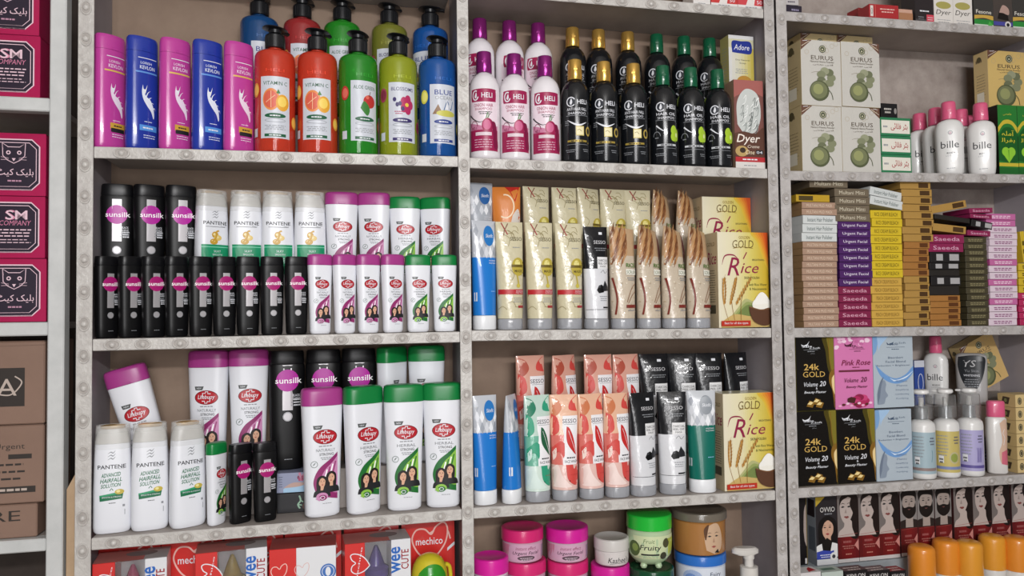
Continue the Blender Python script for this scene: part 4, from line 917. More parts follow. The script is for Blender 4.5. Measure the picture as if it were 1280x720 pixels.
for i, (l, r_, yt, lab) in enumerate(((123, 201, 683, 'red carton with a heart outline at the outer end of the bottom shelf'), (202, 280, 676, 'second red heart carton along the bottom shelf from the outer post'), (281, 355, 669, 'third red heart carton along the bottom shelf from the outer post'), (356, 428, 663, 'fourth red heart carton, behind the two boxed feeding bottles'), (430, 500.5, 658, 'fifth red heart carton, behind the purple feeding bottle box'), (502, 569, 652.5, 'red carton with its whole heart showing, nearest the middle post'))):
    pr = put(mk, l, r_, yt, zL4, .095, .06, 0, lab, g, pr)
def feeding_box(W, D, H, liq, side_only=False):
    """printed card box with a clear window; the bottle inside shows"""
    r = empty('feeding_bottle_box', 'box'); wht = K('#dedfe2', .35, coat=.3); t = .0012
    mb = MB(); xa = -W/2
    if not side_only: mb.box(xa, xa+W*.3, -D/2, D/2, .0004, H, red, .0006); mb.box(W*.2, W/2, -D/2, D/2, .0004, H, wht, .0006)
    else: mb.box(xa, xa+W*.4, -D/2, D/2, .0004, H, red, .0006); mb.box(xa+W*.4+.0001, W/2, -D/2, D/2, .0004, H, wht, .0006)
    if not side_only:
        mb.box(xa+W*.3, W*.2, D/2-t, D/2, .0004, H, wht, .0002); mb.box(xa+W*.3, W*.2, -D/2, D/2-t, .0004, .02, red, .0002)
    mb.build('box_body', r)
    mb = MB(); A = Art(mb, front(W, D), W, H); k = W/H
    if not side_only:
        heart(A, -.29, .865, .27, WH, .0018, 'mechico', k, red, 80)
        A.t('wee', .27, .87, .4, .062, K('#1d62b8', .4), .05, 0, 90); A.t('CUTE', .41, .87, .3, .05, K('#9a2430', .4), .03, 0, 90)
    else:
        heart(A, -.36, .86, .22, pinkred, .0016, None, k, red); heart(A, -.02, .86, .2, K('#d9b3b0'), .0012, None, k); A.c(.38, .84, .12, K('#3f6fb5')); A.ring(.38, .84, .09, .09*k, .001, WH); A.e(.38, .84, .04, .07*k, WH)
    A2 = Art(mb, top_f(W, D, H), W, D)
    if not side_only:
        A2.r(-.5, .18, -.5, .5, K('#c87a74', .25)); A2.r(.18, .5, -.5, .5, K('#c2bebe', .25)); A2.e(.12, .1, .22, .25, K('#8d8484', .25))
    else: A2.r(-.5, .5, -.5, .5, K('#b05450', .3))
    mb.build('print', r, smooth=180)
    if not side_only:
        mb = MB(); cx = -W*.0+(-W*.2+W*.2)/2-W*.0; w = W*.22; xf = lambda v: v+Vector((-W*.0, 0, 0))
        mb.lathe([(.0225, w*.9), (.028, w), (H*.6, w), (H*.68, w*.85), (H*.7, w*.86), (H*.8, w*.9), (H*.82, w*.6), (H*.9, w*.3), (H*.94, w*.12), (H*.945, w*.02)], mat('bottle_'+liq.strip('#'), liq, .15, trans=.4), 32, xf=xf)
        mb.build('bottle', r)
        mb = MB(); mb.box(xa+W*.3+.0001, W*.2-.0001, -D/2, -D/2+.0004, .0205, H-.0006, m_film, .0001); mb.box(xa+W*.3+.0001, W*.2-.0001, -D/2+.0005, D/2-t-.0001, H-.0005, H-.0001, m_film, .0001)
        mb.build('window_film', r)
    return Proto(r)
g = 'clear windowed feeding bottle boxes in front'
put(lambda W, D, H: feeding_box(W, D, H, '#c93a72'), 115, 208.5, 706, zL4, .012, .068, 6, 'windowed box showing a pink feeding bottle, at the outer end', g)
put(lambda W, D, H: feeding_box(W, D, H, '#b89a3c'), 244, 334, 693, zL4, .012, .068, 6, 'windowed box showing a yellow feeding bottle', g)
put(lambda W, D, H: feeding_box(W, D, H, '#c93a72', True), 336.5, 420, 688, zL4, .012, .072, 0, 'red and white box with round blue badge between windowed boxes', g)
put(lambda W, D, H: feeding_box(W, D, H, '#6a55b0'), 431, 513.5, 681, zL4, .012, .07, 4, 'windowed box showing a purple feeding bottle', g)
p = at(537, 740, .045); Rg = 48*mpp(537, .045)/2
def green_cup():
    r = empty('training_cup', 'cup'); H = at(537, 691, .045).z-zs('L', 4, p.x)
    pf = [(.0005, Rg*.7), (.004, Rg*.78), (H*.72, Rg*.9), (H*.8, Rg*.94), (H*.87, Rg*.9), (H*.92, Rg*.8), (H*.96, Rg*.64), (H*.985, Rg*.42), (H*.997, Rg*.2), (H, Rg*.03)]
    mb = MB(); mb.lathe(pf, K('#cfc02e', .25, coat=.5), 44); mb.build('body', r)
    sc = [(a, b_, b_, 2) for a, b_ in pf]; mb = MB(); A = Art(mb, proj(sc), Rg, H, 0, 0, Rg*.08)
    A.p(curve([(-.74,.5), (-.76,.82), (-.6,.9), (-.2,.94), (.25,.935), (.56,.89), (.7,.8), (.66,.5)], 6), mat('green_cup', '#2f8f28', .2, coat=.5)); mb.build('front_panel', r)
    mb = MB()
    pts = curve([(Rg*.84, H*.9), (Rg*1.08, H*.87), (Rg*1.12, H*.75), (Rg*.84, H*.62)], 8)
    n = 10; vs, fs = [], []
    for i, (x, z) in enumerate(pts):
        q = pts[min(i+1, len(pts)-1)]; q0 = pts[max(i-1, 0)]; t = Vector((q[0]-q0[0], 0, q[1]-q0[1])).normalized(); nn = Vector((-t.z, 0, t.x))
        for k in range(n): a = 2*PI*k/n; vs.append(Vector((x, 0, z))+nn*.004*math.cos(a)+Vector((0, .004*math.sin(a), 0)))
    for i in range(len(pts)-1):
        for k in range(n): fs.append((i*n+k, i*n+(k+1) % n, (i+1)*n+(k+1) % n, (i+1)*n+k))
    mb.add(vs, fs, K('#d3c22e', .3, coat=.4)); mb.build('handle', r)
    return Proto(r)
green_cup().place((p.x, .045, zs('L', 4, p.x)+.0004), R(10), 'yellow training cup with big green front below the whole heart, beside the middle post')
# ======== middle bay, top shelf
Rr = 37.6*mpp(643, .034)/2*.99; H = hgt(645, 69, .034, base('M', 1, 645, 150, .034))
rb = {k: round_bottle(Rr*(1 if k == 'onion' else .955), H*(1 if k == 'onion' else .985), k) for k in ('onion', 'gold', 'green')}
g = 'round-shouldered shampoos in the front row'
row(rb['onion'], 'M', 1, .034, [(605.5, -.05, 'white bottle with plum cap and maroon label, beside the middle post'), (643, .08, 'white bottle with plum cap and maroon label, middle of front three'), (681.5, .1, 'white bottle with plum cap and maroon label, touching the black bottles')], 130, group=g)
row(rb['gold'], 'M', 1, .034, [(719, .12, 'black bottle with gold cap, next to the white plum-capped ones'), (755, .08, 'black bottle with gold cap, middle of front three'), (792, .05, 'black bottle with gold cap, next to the green-capped ones')], 130, group=g)
row(rb['green'], 'M', 1, .034, [(828.5, .25, 'black bottle with green cap, next to the gold-capped ones'), (863.5, .22, 'black bottle with green cap, middle of front three'), (897, .2, 'black bottle with green cap, beside the hair dye carton')], 130, group=g)
dm = at(673, 31, .105).z-H-zs('M', 1, at(673, 90, .105).x)
zm1 = lambda x: zs('M', 1, x)+dm
g = 'round-shouldered shampoos in the back row'
row(rb['onion'], 'M', 1, .105, [(600, -.2, 'plum-capped white bottle at the back beside the middle post'), (637, .45, 'plum-capped white bottle at the back, its plain side showing'), (673, .02, 'plum-capped white bottle at the back, next to black ones')], 80, zm1, g)
row(rb['gold'], 'M', 1, .105, [(716, .2, 'gold-capped black bottle at the back, next to the white one'), (748.5, .15, 'gold-capped black bottle at the back, middle of three'), (785, .1, 'gold-capped black bottle at the back, next to green caps')], 80, zm1, g)
row(rb['green'], 'M', 1, .105, [(821, .1, 'green-capped black bottle at the back, next to gold caps'), (855, .1, 'green-capped black bottle at the back, middle of three'), (887, .0, 'green-capped black bottle at the back, beside the pale soap carton')], 80, zm1, g)
mb = MB(); xa, xb = at(589, 150, .076).x, at(900, 150, .076).x
mb.box(xa, xb, .076, DEPTH-.002, .0003, dm, m_board, .0006, xf=lambda v: Vector((v.x, v.y, v.z+zs('M', 1, v.x)))); mb.build('riser_board', unit)
def art_dyer(A):
    A.r(-.5, .5, 0, 1, K('#7a4d47')); A.p([(-.5,1), (.5,1), (.5,.82), (.0,.9), (-.5,.8)], K('#a3605a')); A.p(curve([(-.4,.5), (-.4,.75), (-.1,.9), (.3,.84), (.4,.6), (.2,.42), (-.2,.4)]), K('#c7cbc8', .25)); rg = random.Random(4)
    for q in range(26):
        x, y = rg.uniform(-.3, .3), rg.uniform(.44, .82); A.s(curve([(x,y), (x+.08,y+.04), (x+.05,y-.04), (x-.05,y-.07)]), .0012, K(['#8e9492', '#eef0ee', '#6c716f'][q % 3], .3))
    A.p(curve([(-.5,.4), (-.2,.42), (.2,.4), (.5,.46), (.5,.14), (-.5,.14)]), K('#5b3a2e')); A.t('Dyer', -.05, .33, .8, .12, K('#efe6dc'), .02, .25); A.t('Creme', .12, .255, .4, .035, K('#e6d9c8'), .0, .25)
    A.e(-.28, .2, .22, .06, K('#b79a62')); A.e(-.25, .21, .1, .03, K('#3a2c22')); A.r(.2, .45, .17, .215, INK); A.t('04', .32, .19, .2, .03, WH, .01); A.t('One', .0, .19, .3, .05, K('#e8d9b8'), .0, .2)
    A.r(-.5, .5, .08, .135, K('#b52f36')); A.micro(0, .108, .7, 1, .02, .014, WH); A.r(-.5, .5, 0, .08, K('#d9d4cf')); A.micro(0, .04, .6, 1, .02, .01, GREY)
def art_adore(A):
    A.r(-.5, .5, 0, 1, K('#d2cfae')); grad(A, ['#d8d8d8', '#d6d2b0', '#c9b64a'], .0, .8, 8); A.r(-.5, .5, .94, 1, K('#dcdcdc')); A.p(curve([(-.36,.72), (-.36,.9), (.0,.91), (.38,.9), (.4,.72), (0,.71), (-.36,.72)]), K('#26378f')); A.t('Adore', .02, .81, .62, .09, WH, .02, .2)
    A.t('Dry Natural', .05, .6, .56, .03, INK); A.t('Soap', .05, .55, .26, .03, INK); A.micro(0, .45, .6, 3, .03, .01, GREY); A.e(.1, .25, .3, .1, K('#b98a3a'))
sd = lambda hx: (lambda A: (A.r(-.5, .5, 0, 1, K(hx)), A.micro(0, .8, .6, 12, .05, .012, GREY)))
put(lambda W, D, H: carton(W, D, H, K('#8e5a50', .35), art_dyer, sd('#9d7f68'), name='hair_dye_carton'), 917.5, 954, 99.5, shf('M', 1), .014, .042, 0, 'brown hair dye carton with silver hair picture beside the green-capped bottle')
xq = at(926, 60, .07).x; zq = at(926, 43.5, .06).z-.14
mb = MB(); mb.box(at(921, 80, .06).x, at(940, 80, .06).x, .0575, DEPTH-.003, zs('M', 1, xq)+.0003, zq-.0002, m_board, .0005); mb.build('riser_board', unit)
put(lambda W, D, H: carton(W, D, H, K('#d2d0c4', .35, coat=.4), art_adore, sd('#b3aa6a'), name='soap_carton'), 911, 942, 43.5, zq, .058, .035, 2, 'pale carton with blue oval badge standing behind the hair dye')
# cartons on the shelf above, only their feet in view
for i, (l, r_, hx, lab) in enumerate(((866, 887, '#d9d3d0', 'white carton with grey print standing first of three on the highest middle shelf'), (888, 921, '#c23a38', 'red and white carton beside the white one on the highest middle shelf'), (921.5, 955, '#c8444a', 'red and white carton next to the post on the highest middle shelf'))):
    def art_foot(A, h=hx): A.r(-.5, .5, .0, .08, K('#dcd9d6')); A.r(-.5, .5, .08, 1, K(h)); A.micro(0, .045, .6, 1, .02, .016, GREY); A.p([(-.2,.08), (.1,.08), (.2,.4), (.1,.5)], K('#ded8d4')); A.t('50', .3, .14, .2, .06, WH)
    put(lambda W, D, H: carton(W, D, H, K(hx, .35), art_foot, name='hair_dye_carton'), l, r_, -60, shf('M', 0), .012, .05, 0, lab, 'cartons on the highest shelf')
# ======== middle bay, second shelf
Yf, Yk = .03, .1
zf2 = base('M', 2, 700, 380, Yf)
W = 35.5*mpp(690, Yf); H = hgt(690, 279, Yf, zf2)
cream, grcap = cc('#cdc5a6', .75), m_clearcap
tg = tube(W*.97, H, [(.1, cream)], grcap, .96, art_gold, twist=R(8))
tc = tube(W*.92, H*.975, [(.1, cc('#d9dade')), (.585, cc('#141519'))], grcap, 1.02, art_charcoal, twist=R(6))
tr = [tube(W*.97, H*.97, [(.1, cc('#c6b8a4', .8)), (.72, cc('#b99a78', .8))], grcap, .95, art_rice, twist=R(t_), rag=s_) for t_, s_ in ((14, -.1), (30, -.2))]
Hb2 = hgt(604, 277, Yf, zf2)
skb = tube(33*mpp(605, Yf), Hb2, [(.13, K('#1f78cc', .3, coat=.3)), (.66, K('#bfc3ca', .25, coat=.4))], K('#e3e5e8', .3), .98, art_skinfit('#2a76bd'), capH=.13)
g = 'face tubes in the front row of the second shelf'
row(skb, 'M', 2, Yf, [(605, .45, 'blue and silver tube with white cap beside the middle post, second shelf')], 350, group=g)
row(tg, 'M', 2, Yf, [(637, .2, 'cream and gold mask tube next to the blue tube in front'), (674, .18, 'cream and gold mask tube, middle of the three in front'), (711, .2, 'cream and gold mask tube next to the black and white tube')], 350, group=g)
row(tc, 'M', 2, Yf, [(744.5, .35, 'black and white charcoal tube among the cream tubes, second shelf')], 350, group=g)
for i, (px, sh, pr, lab) in enumerate(((777.5, .3, tr[0], 'beige rice scrub tube beside the charcoal tube in front'), (810, .4, tr[1], 'beige rice scrub tube, second of the front four'), (841, .42, tr[1], 'beige rice scrub tube, third of the front four'), (872, .45, tr[1], 'beige rice scrub tube leaning toward the rice carton in front'))):
    row(pr, 'M', 2, Yf, [(px, sh, lab)], 350, group=g)
zr5 = riser('M', 2, 590, 870, 348, .068, unit)
Hk = hgt(705, 235, Yk, zr5(at(705, 280, Yk).x))
tg2 = tube(W, Hk, [(.1, cream)], grcap, .96, art_gold, twist=R(8))
g = 'face tubes in the back row of the second shelf'
row(tg2, 'M', 2, Yk, [(670, .25, 'cream mask tube in the back row beside the orange one'), (706, .25, 'cream mask tube second in the back row of cream tubes'), (735.5, .55, 'cream mask tube turned sideways in the back row'), (766, .3, 'cream mask tube in the back row behind the charcoal tube'), (797, .2, 'cream mask tube in the back row beside the rice scrub tubes')], 280, zr5, g)
tr2 = tube(W*.9, Hk*.97, [(.1, cc('#c6b8a4', .8)), (.72, cc('#b99a78', .8))], grcap, .95, art_rice, twist=R(34), rag=-.25)
row(tr2, 'M', 2, Yk, [(826, .4, 'rice scrub tube in the back row next to the cream tubes'), (857, .4, 'rice scrub tube in the back row next to the rice carton')], 280, zr5, g)
skb2 = tube(33*mpp(605, Yk), Hk*1.02, [(.13, K('#2a76bd', .3, coat=.3)), (.5, K('#aeb3bb', .25, coat=.4))], K('#e3e5e8', .3), .98, art_skinfit('#2a5f9e'), capH=.13)
row(skb2, 'M', 2, Yk, [(600, .3, 'silver tube with blue badge in the back beside the middle post')], 280, zr5, g)
def art_orange(A): A.p([(.46,1), (-.05,1), (.12,.94), (.28,.84), (.36,.7), (.46,.6)], K('#c02a20')); A.ring(-.05, .78, .3, .13, .003, K('#f0d9b8'), a0=-120, a1=100); A.p(curve([(.2,.68), (.4,.75), (.46,.6), (.3,.5), (.1,.55)]), K('#d8cfc6'))
to = tube(W*1.02, Hk*.985, [(.1, K('#d9823a', .3, coat=.4))], grcap, .96, art_orange)
row(to, 'M', 2, Yk, [(633, .1, 'orange and red tube in the back row')], 280, zr5, g)
mkr = lambda W, D, H: carton(W, D, H, K('#e4dcb8', .3, coat=.4), art_rice_box, side_rice, name='skin_polish_carton')
rc = put(mkr, 897, 960, 290, shf('M', 2), .012, .055, 2, 'yellow and white rice polish carton in front on the second shelf', 'rice skin polish cartons')
xq0, xq1 = at(885, 320, .082).x, at(939, 320, .082).x
zq = at(900, 246, .082).z-rc[2]
mb = MB(); mb.box(xq0-.012, xq1+.002, .08, DEPTH-.003, zs('M', 2, (xq0+xq1)/2)+.0006, zq-.0004, m_board, .0005); mb.build('riser_board', unit)
put(mkr, 878, 939, 246, zq, .086, .055, 2, 'yellow and white rice polish carton standing higher behind the front one', 'rice skin polish cartons', rc)
# ======== middle bay, third shelf
zf3 = base('M', 3, 700, 580, Yf)
H3 = hgt(700, 493, Yf, base('M', 3, 700, 580, Yf))
tf_g = tube(34.5*mpp(672, Yf), H3, [(.1, cc('#cfe0d6')), (.34, cc('#6fb39a')), (.62, cc('#bfd6cb'))], grcap, .95, art_face('#2f9a78', '#1f7a5c', '#1f5a3c'), twist=R(10))
tf_r = tube(34.8*mpp(710, Yf), H3, [(.1, cc('#e3bdb4')), (.34, cc('#d9746a')), (.62, cc('#e6b79a'))], grcap, .95, art_face('#d04a44', '#c9774e', '#c42a2a'), twist=R(10))
tc3 = tube(34*mpp(820, Yf), hgt(820, 490, Yf, base('M', 3, 820, 580, Yf)), [(.1, cc('#d9dade')), (.585, cc('#141519'))], grcap, 1.0, art_charcoal, twist=R(6))
Hs3 = hgt(606, 494, Yf, base('M', 3, 606, 580, Yf))
sk3 = tube(32*mpp(606, Yf), Hs3, [(.13, K('#1f78cc', .3, coat=.3)), (.66, K('#bfc3ca', .25, coat=.4))], K('#e3e5e8', .3), 1.0, art_skinfit('#2a76bd'), capH=.13)
g = 'face tubes in the front row of the third shelf'
row(sk3, 'M', 3, Yf, [(606, .4, 'blue and silver tube nearest the middle post on the third shelf'), (639, .93, 'blue and silver tube turned edge-on on the third shelf')], 560, group=g)
row(tf_g, 'M', 3, Yf, [(671.5, .3, 'green and white face wash tube with a dark leaf')], 560, group=g)
row(tf_r, 'M', 3, Yf, [(705, .08, 'coral face wash tube with red leaf beside the green tube'), (738.5, .4, 'coral face wash tube with red leaf, middle of front three'), (770.5, .42, 'coral face wash tube with red leaf beside the charcoal tube')], 560, group=g)
row(tc3, 'M', 3, Yf, [(803, .5, 'black and white charcoal tube beside the coral tubes'), (840, .1, 'black and white charcoal tube beside the teal tube')], 560, group=g)
skt = tube(33.5*mpp(877, Yf), hgt(877, 488, Yf, base('M', 3, 877, 580, Yf)), [(.13, K('#0c6a5c', .3, coat=.3)), (.66, K('#c3c7cc', .25, coat=.4))], K('#e3e5e8', .3), 1.0, art_skinfit('#8e949b'), capH=.13)
row(skt, 'M', 3, Yf, [(877, .25, 'teal and silver tube with white cap beside the rice carton')], 560, group=g)
put(mkr, 904, 965, 489, shf('M', 3), .012, .055, 0, 'yellow and white rice polish carton on the third shelf', 'rice skin polish cartons', rc)
zr6 = riser('M', 3, 640, 930, 565, .068, unit)
Hk3 = hgt(705, 444, Yk, zr6(at(705, 500, Yk).x))
tfr2 = tube(37*mpp(710, Yk), Hk3, [(.1, cc('#e3bdb4')), (.34, cc('#d9746a')), (.62, cc('#dba593'))], grcap, .95, art_face('#d04a44', '#b0503e', '#c42a2a'), twist=R(12))
g = 'face tubes in the back row of the third shelf'
row(tfr2, 'M', 3, Yk, [(663, .25, 'coral tube in the back row standing behind the green tube'), (705, .55, 'coral tube in the back row turned half sideways'), (748, .25, 'coral tube in the back row facing the front'), (782.5, .4, 'coral tube in the back row beside the black tubes')], 500, zr6, g)
tcb = tube(35*mpp(840, Yk), hgt(840, 442, Yk, zr6(at(840, 500, Yk).x)), [(.1, cc('#d9dade')), (.585, cc('#141519'))], grcap, 1.0, art_charcoal, twist=R(4))
row(tcb, 'M', 3, Yk, [(817, .3, 'charcoal tube in the back row next to the coral tubes'), (852, .1, 'charcoal tube in the back row, second of four'), (885, .3, 'charcoal tube in the back row above the teal tube'), (920, .65, 'charcoal tube in the back row turned sideways above the rice carton')], 500, zr6, g)
# ======== middle bay, bottom shelf: jars
MAGL, PINKL = K('#d6219a', .3, coat=.3), K('#d62a72', .3, coat=.3)
def art_scrub(A):
    A.r(-1.5, 1.5, .08, .92, K('#cfa4bd')); A.r(-1.5, -.7, .08, .92, K('#c77a94')); A.t('instant effect', .1, .75, 1.0, .16, K('#8f3a5c'), 0, .2); A.t('Urgent Facial', .1, .5, 1.3, .2, K('#2a1420'), .01, .25); A.e(.1, .28, .42, .12, K('#5a4450')); A.micro(.1, .28, .6, 2, .08, .04, K('#c9b3c0')); A.r(1.0, 1.5, .2, .8, K('#a088a0'))
def art_kash(A): A.r(-1.5, 1.5, .05, .95, K('#d2ccca')); A.t("Kashee's", .25, .45, 1.3, .36, INK, .01, .25); A.s(curve([(-.3,.2), (.2,.24), (.8,.2)]), .0006, INK)
zb4 = lambda px, Y: zs('M', 4, at(px, 700, Y).x)
# the two rear stacks, each of two pink-lidded jars standing on a step
def jstack(c, k, jars, px, Y, top):
    """jars from the top down: (proto, height, label)"""
    z = top; x = None
    for pr, h, lab, pxx in jars:
        z -= h+.0004; p = at(pxx, 690, Y); pr.place((p.x, Y, z), camdir(p.x, Y)+R(5), lab, 'pink lidded cream jars')
    return z
Yj = .095; Rj = 50.5*mpp(653, Yj)/2; hj = at(653, 656, Yj).z-at(653, 696.5, Yj).z
jp = jar(Rj, hj, hj*.38, PINKL, K('#c9a3b8', .3), art_scrub); jm = jar(Rj*1.02, hj*1.03, hj*.42, MAGL, K('#cbb0c0', .3), art_scrub)
z1 = jstack('M', 4, [(jp, hj, 'pink-lidded facial jar on top of the stack by the middle post', 653), (jp, hj, 'pink-lidded facial jar beneath another in the stack by the middle post', 656)], 653, Yj, at(653, 656.5, Yj).z)
z2 = jstack('M', 4, [(jm, hj*1.03, 'magenta-lidded facial jar on top of the stack beside the small white jar', 709), (jp, hj, 'pink-lidded facial jar under the magenta-lidded one', 709)], 709, Yj, at(709, 655.5, Yj).z)
for px, z in ((655, z1), (709, z2)):
    x = at(px, 690, Yj).x; mb = MB(); mb.box(x-Rj*.88, x+Rj*.88, Yj-Rj, DEPTH-.002, zs('M', 4, x)+.0003, z-.0004, m_board, .0005); mb.build('riser_board', unit)
Rk = 41*mpp(764, .07)/2; hkj = at(764, 669, .07).z-at(764, 702, .07).z
kj = jar(Rk, hkj, hkj*.44, K('#cdc9c5', .35, coat=.2), K('#d2ccca', .35), art_kash)
pz = at(764, 669.5, .07); kj.place((pz.x, .07, pz.z-hkj), camdir(pz.x, .07)+R(12), 'small white jar with black script on a magenta lid')
jm2 = jar(Rk*1.1, hj, hj*.4, MAGL, K('#c2b6c4', .3), art_scrub)
zz = pz.z-hkj-.0006-hj; jm2.place((at(762.5, 700, .07).x, .07, zz), R(-20), 'magenta-lidded jar under the small white jar', 'pink lidded cream jars')
xx = at(762.5, 700, .07).x; mb = MB(); mb.box(xx-.033, xx+.033, .03, .115, zs('M', 4, xx)+.0003, zz-.0004, m_board, .0005); mb.build('riser_board', unit)
jm3 = jar(44*mpp(613, .045)/2, .07, .03, MAGL, K('#d9cdd6', .3), art_scrub)
pz = at(613, 694, .045); jm3.place((pz.x, .045, pz.z-.07), R(-10), 'magenta-lidded jar in front beside the middle post', 'pink lidded cream jars')
mb = MB(); mb.box(pz.x-.03, pz.x+.033, .008, .055, zs('M', 4, pz.x)+.0003, pz.z-.0706, m_board, .0005); mb.build('riser_board', unit)
def art_fruity(A):
    A.r(-.8, 1.4, .3, .88, K('#c9d3a8')); A.e(-.75, .55, .3, .2, K('#4a5c30')); A.e(-.7, .58, .16, .1, K('#7d9148')); A.t('Fruit', -.05, .76, .5, .1, K('#5c7a4a'), 0, .2); A.t('Fruity', .02, .58, .95, .17, INK, .02, .15); A.r(-.4, .4, .4, .44, INK); A.e(.75, .7, .18, .12, K('#4a4a30')); A.e(.6, .38, .17, .1, K('#3c3c2c')); A.r(.85, 1.35, .35, .8, K('#a8b34a'))
def fruity():
    r = empty('hair_mask_jar', 'jar'); h = at(811, 639.5, .06).z-at(811, 706, .06).z; Rf = 52*mpp(811, .06)/2; hb = h*.73; m = K('#b3c9a2', .2, coat=.6)
    prof = [(.008, Rf*.5), (.010, Rf*.62), (.018, Rf*.8), (.03, Rf*.95), (hb*.7, Rf*.99), (hb-.004, Rf*.97), (hb, Rf*.9)]
    secs = [(p_[0], p_[1], p_[1], 2) for p_ in prof]
    mb = MB(); mb.loft(secs, m, 40); mb.build('body', r)
    for a in (-120, -30, 40, 150):
        mb = MB(); q = Vector((Rf*.56*math.sin(R(a)), -Rf*.56*math.cos(R(a)), 0)); mb.lathe([(.0005, .003), (.002, .006), (.006, .0075), (.011, .006), (.013, .003)], m, 16, xf=lambda v: v+q); mb.build('foot', r)
    mb = MB(); mb.lathe([(hb+.0004, Rf*.97), (hb+.0015, Rf), (h-.003, Rf*.99), (h-.0008, Rf*.95), (h, Rf*.86)], K('#22b83a', .25, coat=.5), 44); mb.build('lid', r)
    mb = MB(); art_fruity(Art(mb, wrap(secs), Rf, hb, 0, 0, Rf*.1)); mb.build('label', r, smooth=180)
    return Proto(r), h, Rf
fj, fh, fR = fruity(); pz = at(811, 639.5, .06); zj = pz.z-fh
fj.place((pz.x, .06, zj), camdir(pz.x, .06)+R(2), 'pale green footed jar with bright green lid')
gj = jar(fR*.98, .08, .026, K('#0f4a2c', .25, coat=.4), K('#12402a', .25, coat=.4)); gj.place((at(814, 700, .06).x, .06, zj-.081), 0, 'dark green jar under the pale green footed jar')
xx = at(814, 700, .06).x; mb = MB(); mb.box(xx-.034, xx+.034, .025, .1, zs('M', 4, xx)+.0003, zj-.0815, m_board, .0005); mb.build('riser_board', unit)
def art_brownface(A):
    A.p(curve([(.5,.2), (.44,.6), (.6,.9), (.95,.95), (1.15,.6), (1.1,.2), (.8,.08)]), K('#c9a98c')); A.p(curve([(.46,.5), (.42,.8), (.6,.95), (.56,.75), (.5,.5)]), K('#5a3a22'))
    for x in (.62, .9): A.p([(x-.08,.6), (x,.63), (x+.08,.6), (x,.58)], INK); A.p([(x-.09,.68), (x,.72), (x+.1,.69), (x,.7)], K('#4a3222'))
    A.p([(.74,.42), (.82,.42), (.78,.56)], K('#a8806a')); A.p([(.68,.3), (.78,.33), (.88,.3), (.78,.26)], K('#9a4a44')); A.p([(.8,.12), (1.0,.1), (.95,.22)], INK)
hbj = at(873, 634, .075).z-at(873, 686, .075).z; Rb = 62*mpp(873, .075)/2
bj = jar(Rb, hbj, hbj*.2, K('#6f675c', .25, coat=.5), K('#a8743e', .25, coat=.5), art_brownface, name='hair_wax_jar'); pz = at(873, 634.5, .075); bj.place((pz.x, .075, pz.z-hbj), camdir(pz.x, .075)+R(-15), 'caramel brown jar with grey lid and printed face on blue lid')
def art_fairy(A): A.r(-1.4, 1.4, .1, .95, K('#d5dbe6')); A.e(-.3, .62, .4, .26, K('#9fb3d6')); A.e(-.36, .6, .24, .16, K('#6f8fc9')); A.t('Fairy', .62, .72, .5, .2, K('#4a5568'), .01, .1); A.s(curve([(-.2,.35), (.4,.4), (1.0,.55)]), .0012, K('#7d93c0'))
fjar = jar(Rb*.93, .085, .021, K('#2f6fc4', .25, coat=.4), K('#cdd7e6', .25, coat=.4), art_fairy); zz = pz.z-hbj-.0855; fjar.place((at(875, 700, .075).x, .075, zz), camdir(pz.x, .075), 'white jar with blue lid under the caramel brown jar')
xx = at(875, 700, .075).x; mb = MB(); mb.box(xx-.035, xx+.035, .04, .11, zs('M', 4, xx)+.0003, zz-.0005, m_board, .0005); mb.build('riser_board', unit)
def lotion_pump():
    r = empty('lotion_bottle', 'bottle'); px, Y = 936, .042; zt_ = at(926, 685.5, Y).z; k = mpp(930, Y); zc = zt_-.0; wht = K('#d3cfc9', .3, coat=.4)
    z0 = zs('M', 4, at(px, 700, Y).x)+.0004; H = zt_-z0; Rn = 20*k/2; hs = H-36*k*.98
    Rb_ = 52*k/2
    secs = [(.0005, Rb_*.9, Rb_*.6, 2.3), (.005, Rb_, Rb_*.7, 2.4), (hs*.8, Rb_, Rb_*.7, 2.4), (hs*.9, Rb_*.96, Rb_*.68, 2.3), (hs*.96, Rb_*.72, Rb_*.56, 2.2), (hs, Rn*.9, Rn*.9, 2)]
    mb = MB(); mb.loft(secs, wht, 40); mb.build('body', r)
    mb = MB(); mb.lathe([(hs+.0005, Rn), (hs+15*k, Rn*.98), (hs+15.5*k, Rn*.8)], wht, 32); mb.build('collar', r)
    mb = MB(); mb.lathe([(hs+15.7*k, Rn*.5), (hs+24*k, Rn*.5), (hs+24*k, Rn*.62), (hs+29*k, Rn*.62)], wht, 24)
    mb.loft([(hs+28*k, 11*k, 6*k, 2.2), (hs+30*k, 15*k, 7*k, 2.2), (hs+34*k, 15*k, 7*k, 2.2), (hs+36*k, 12*k, 5*k, 2.2)], wht, 32, xf=lambda v: v+Vector((-4*k, 0, 0))); mb.build('pump_head', r)
    p = at(px, 700, Y); return Proto(r).place((p.x, Y, z0), R(-12), 'white lotion bottle with pump top at the end of the jars')
lotion_pump()
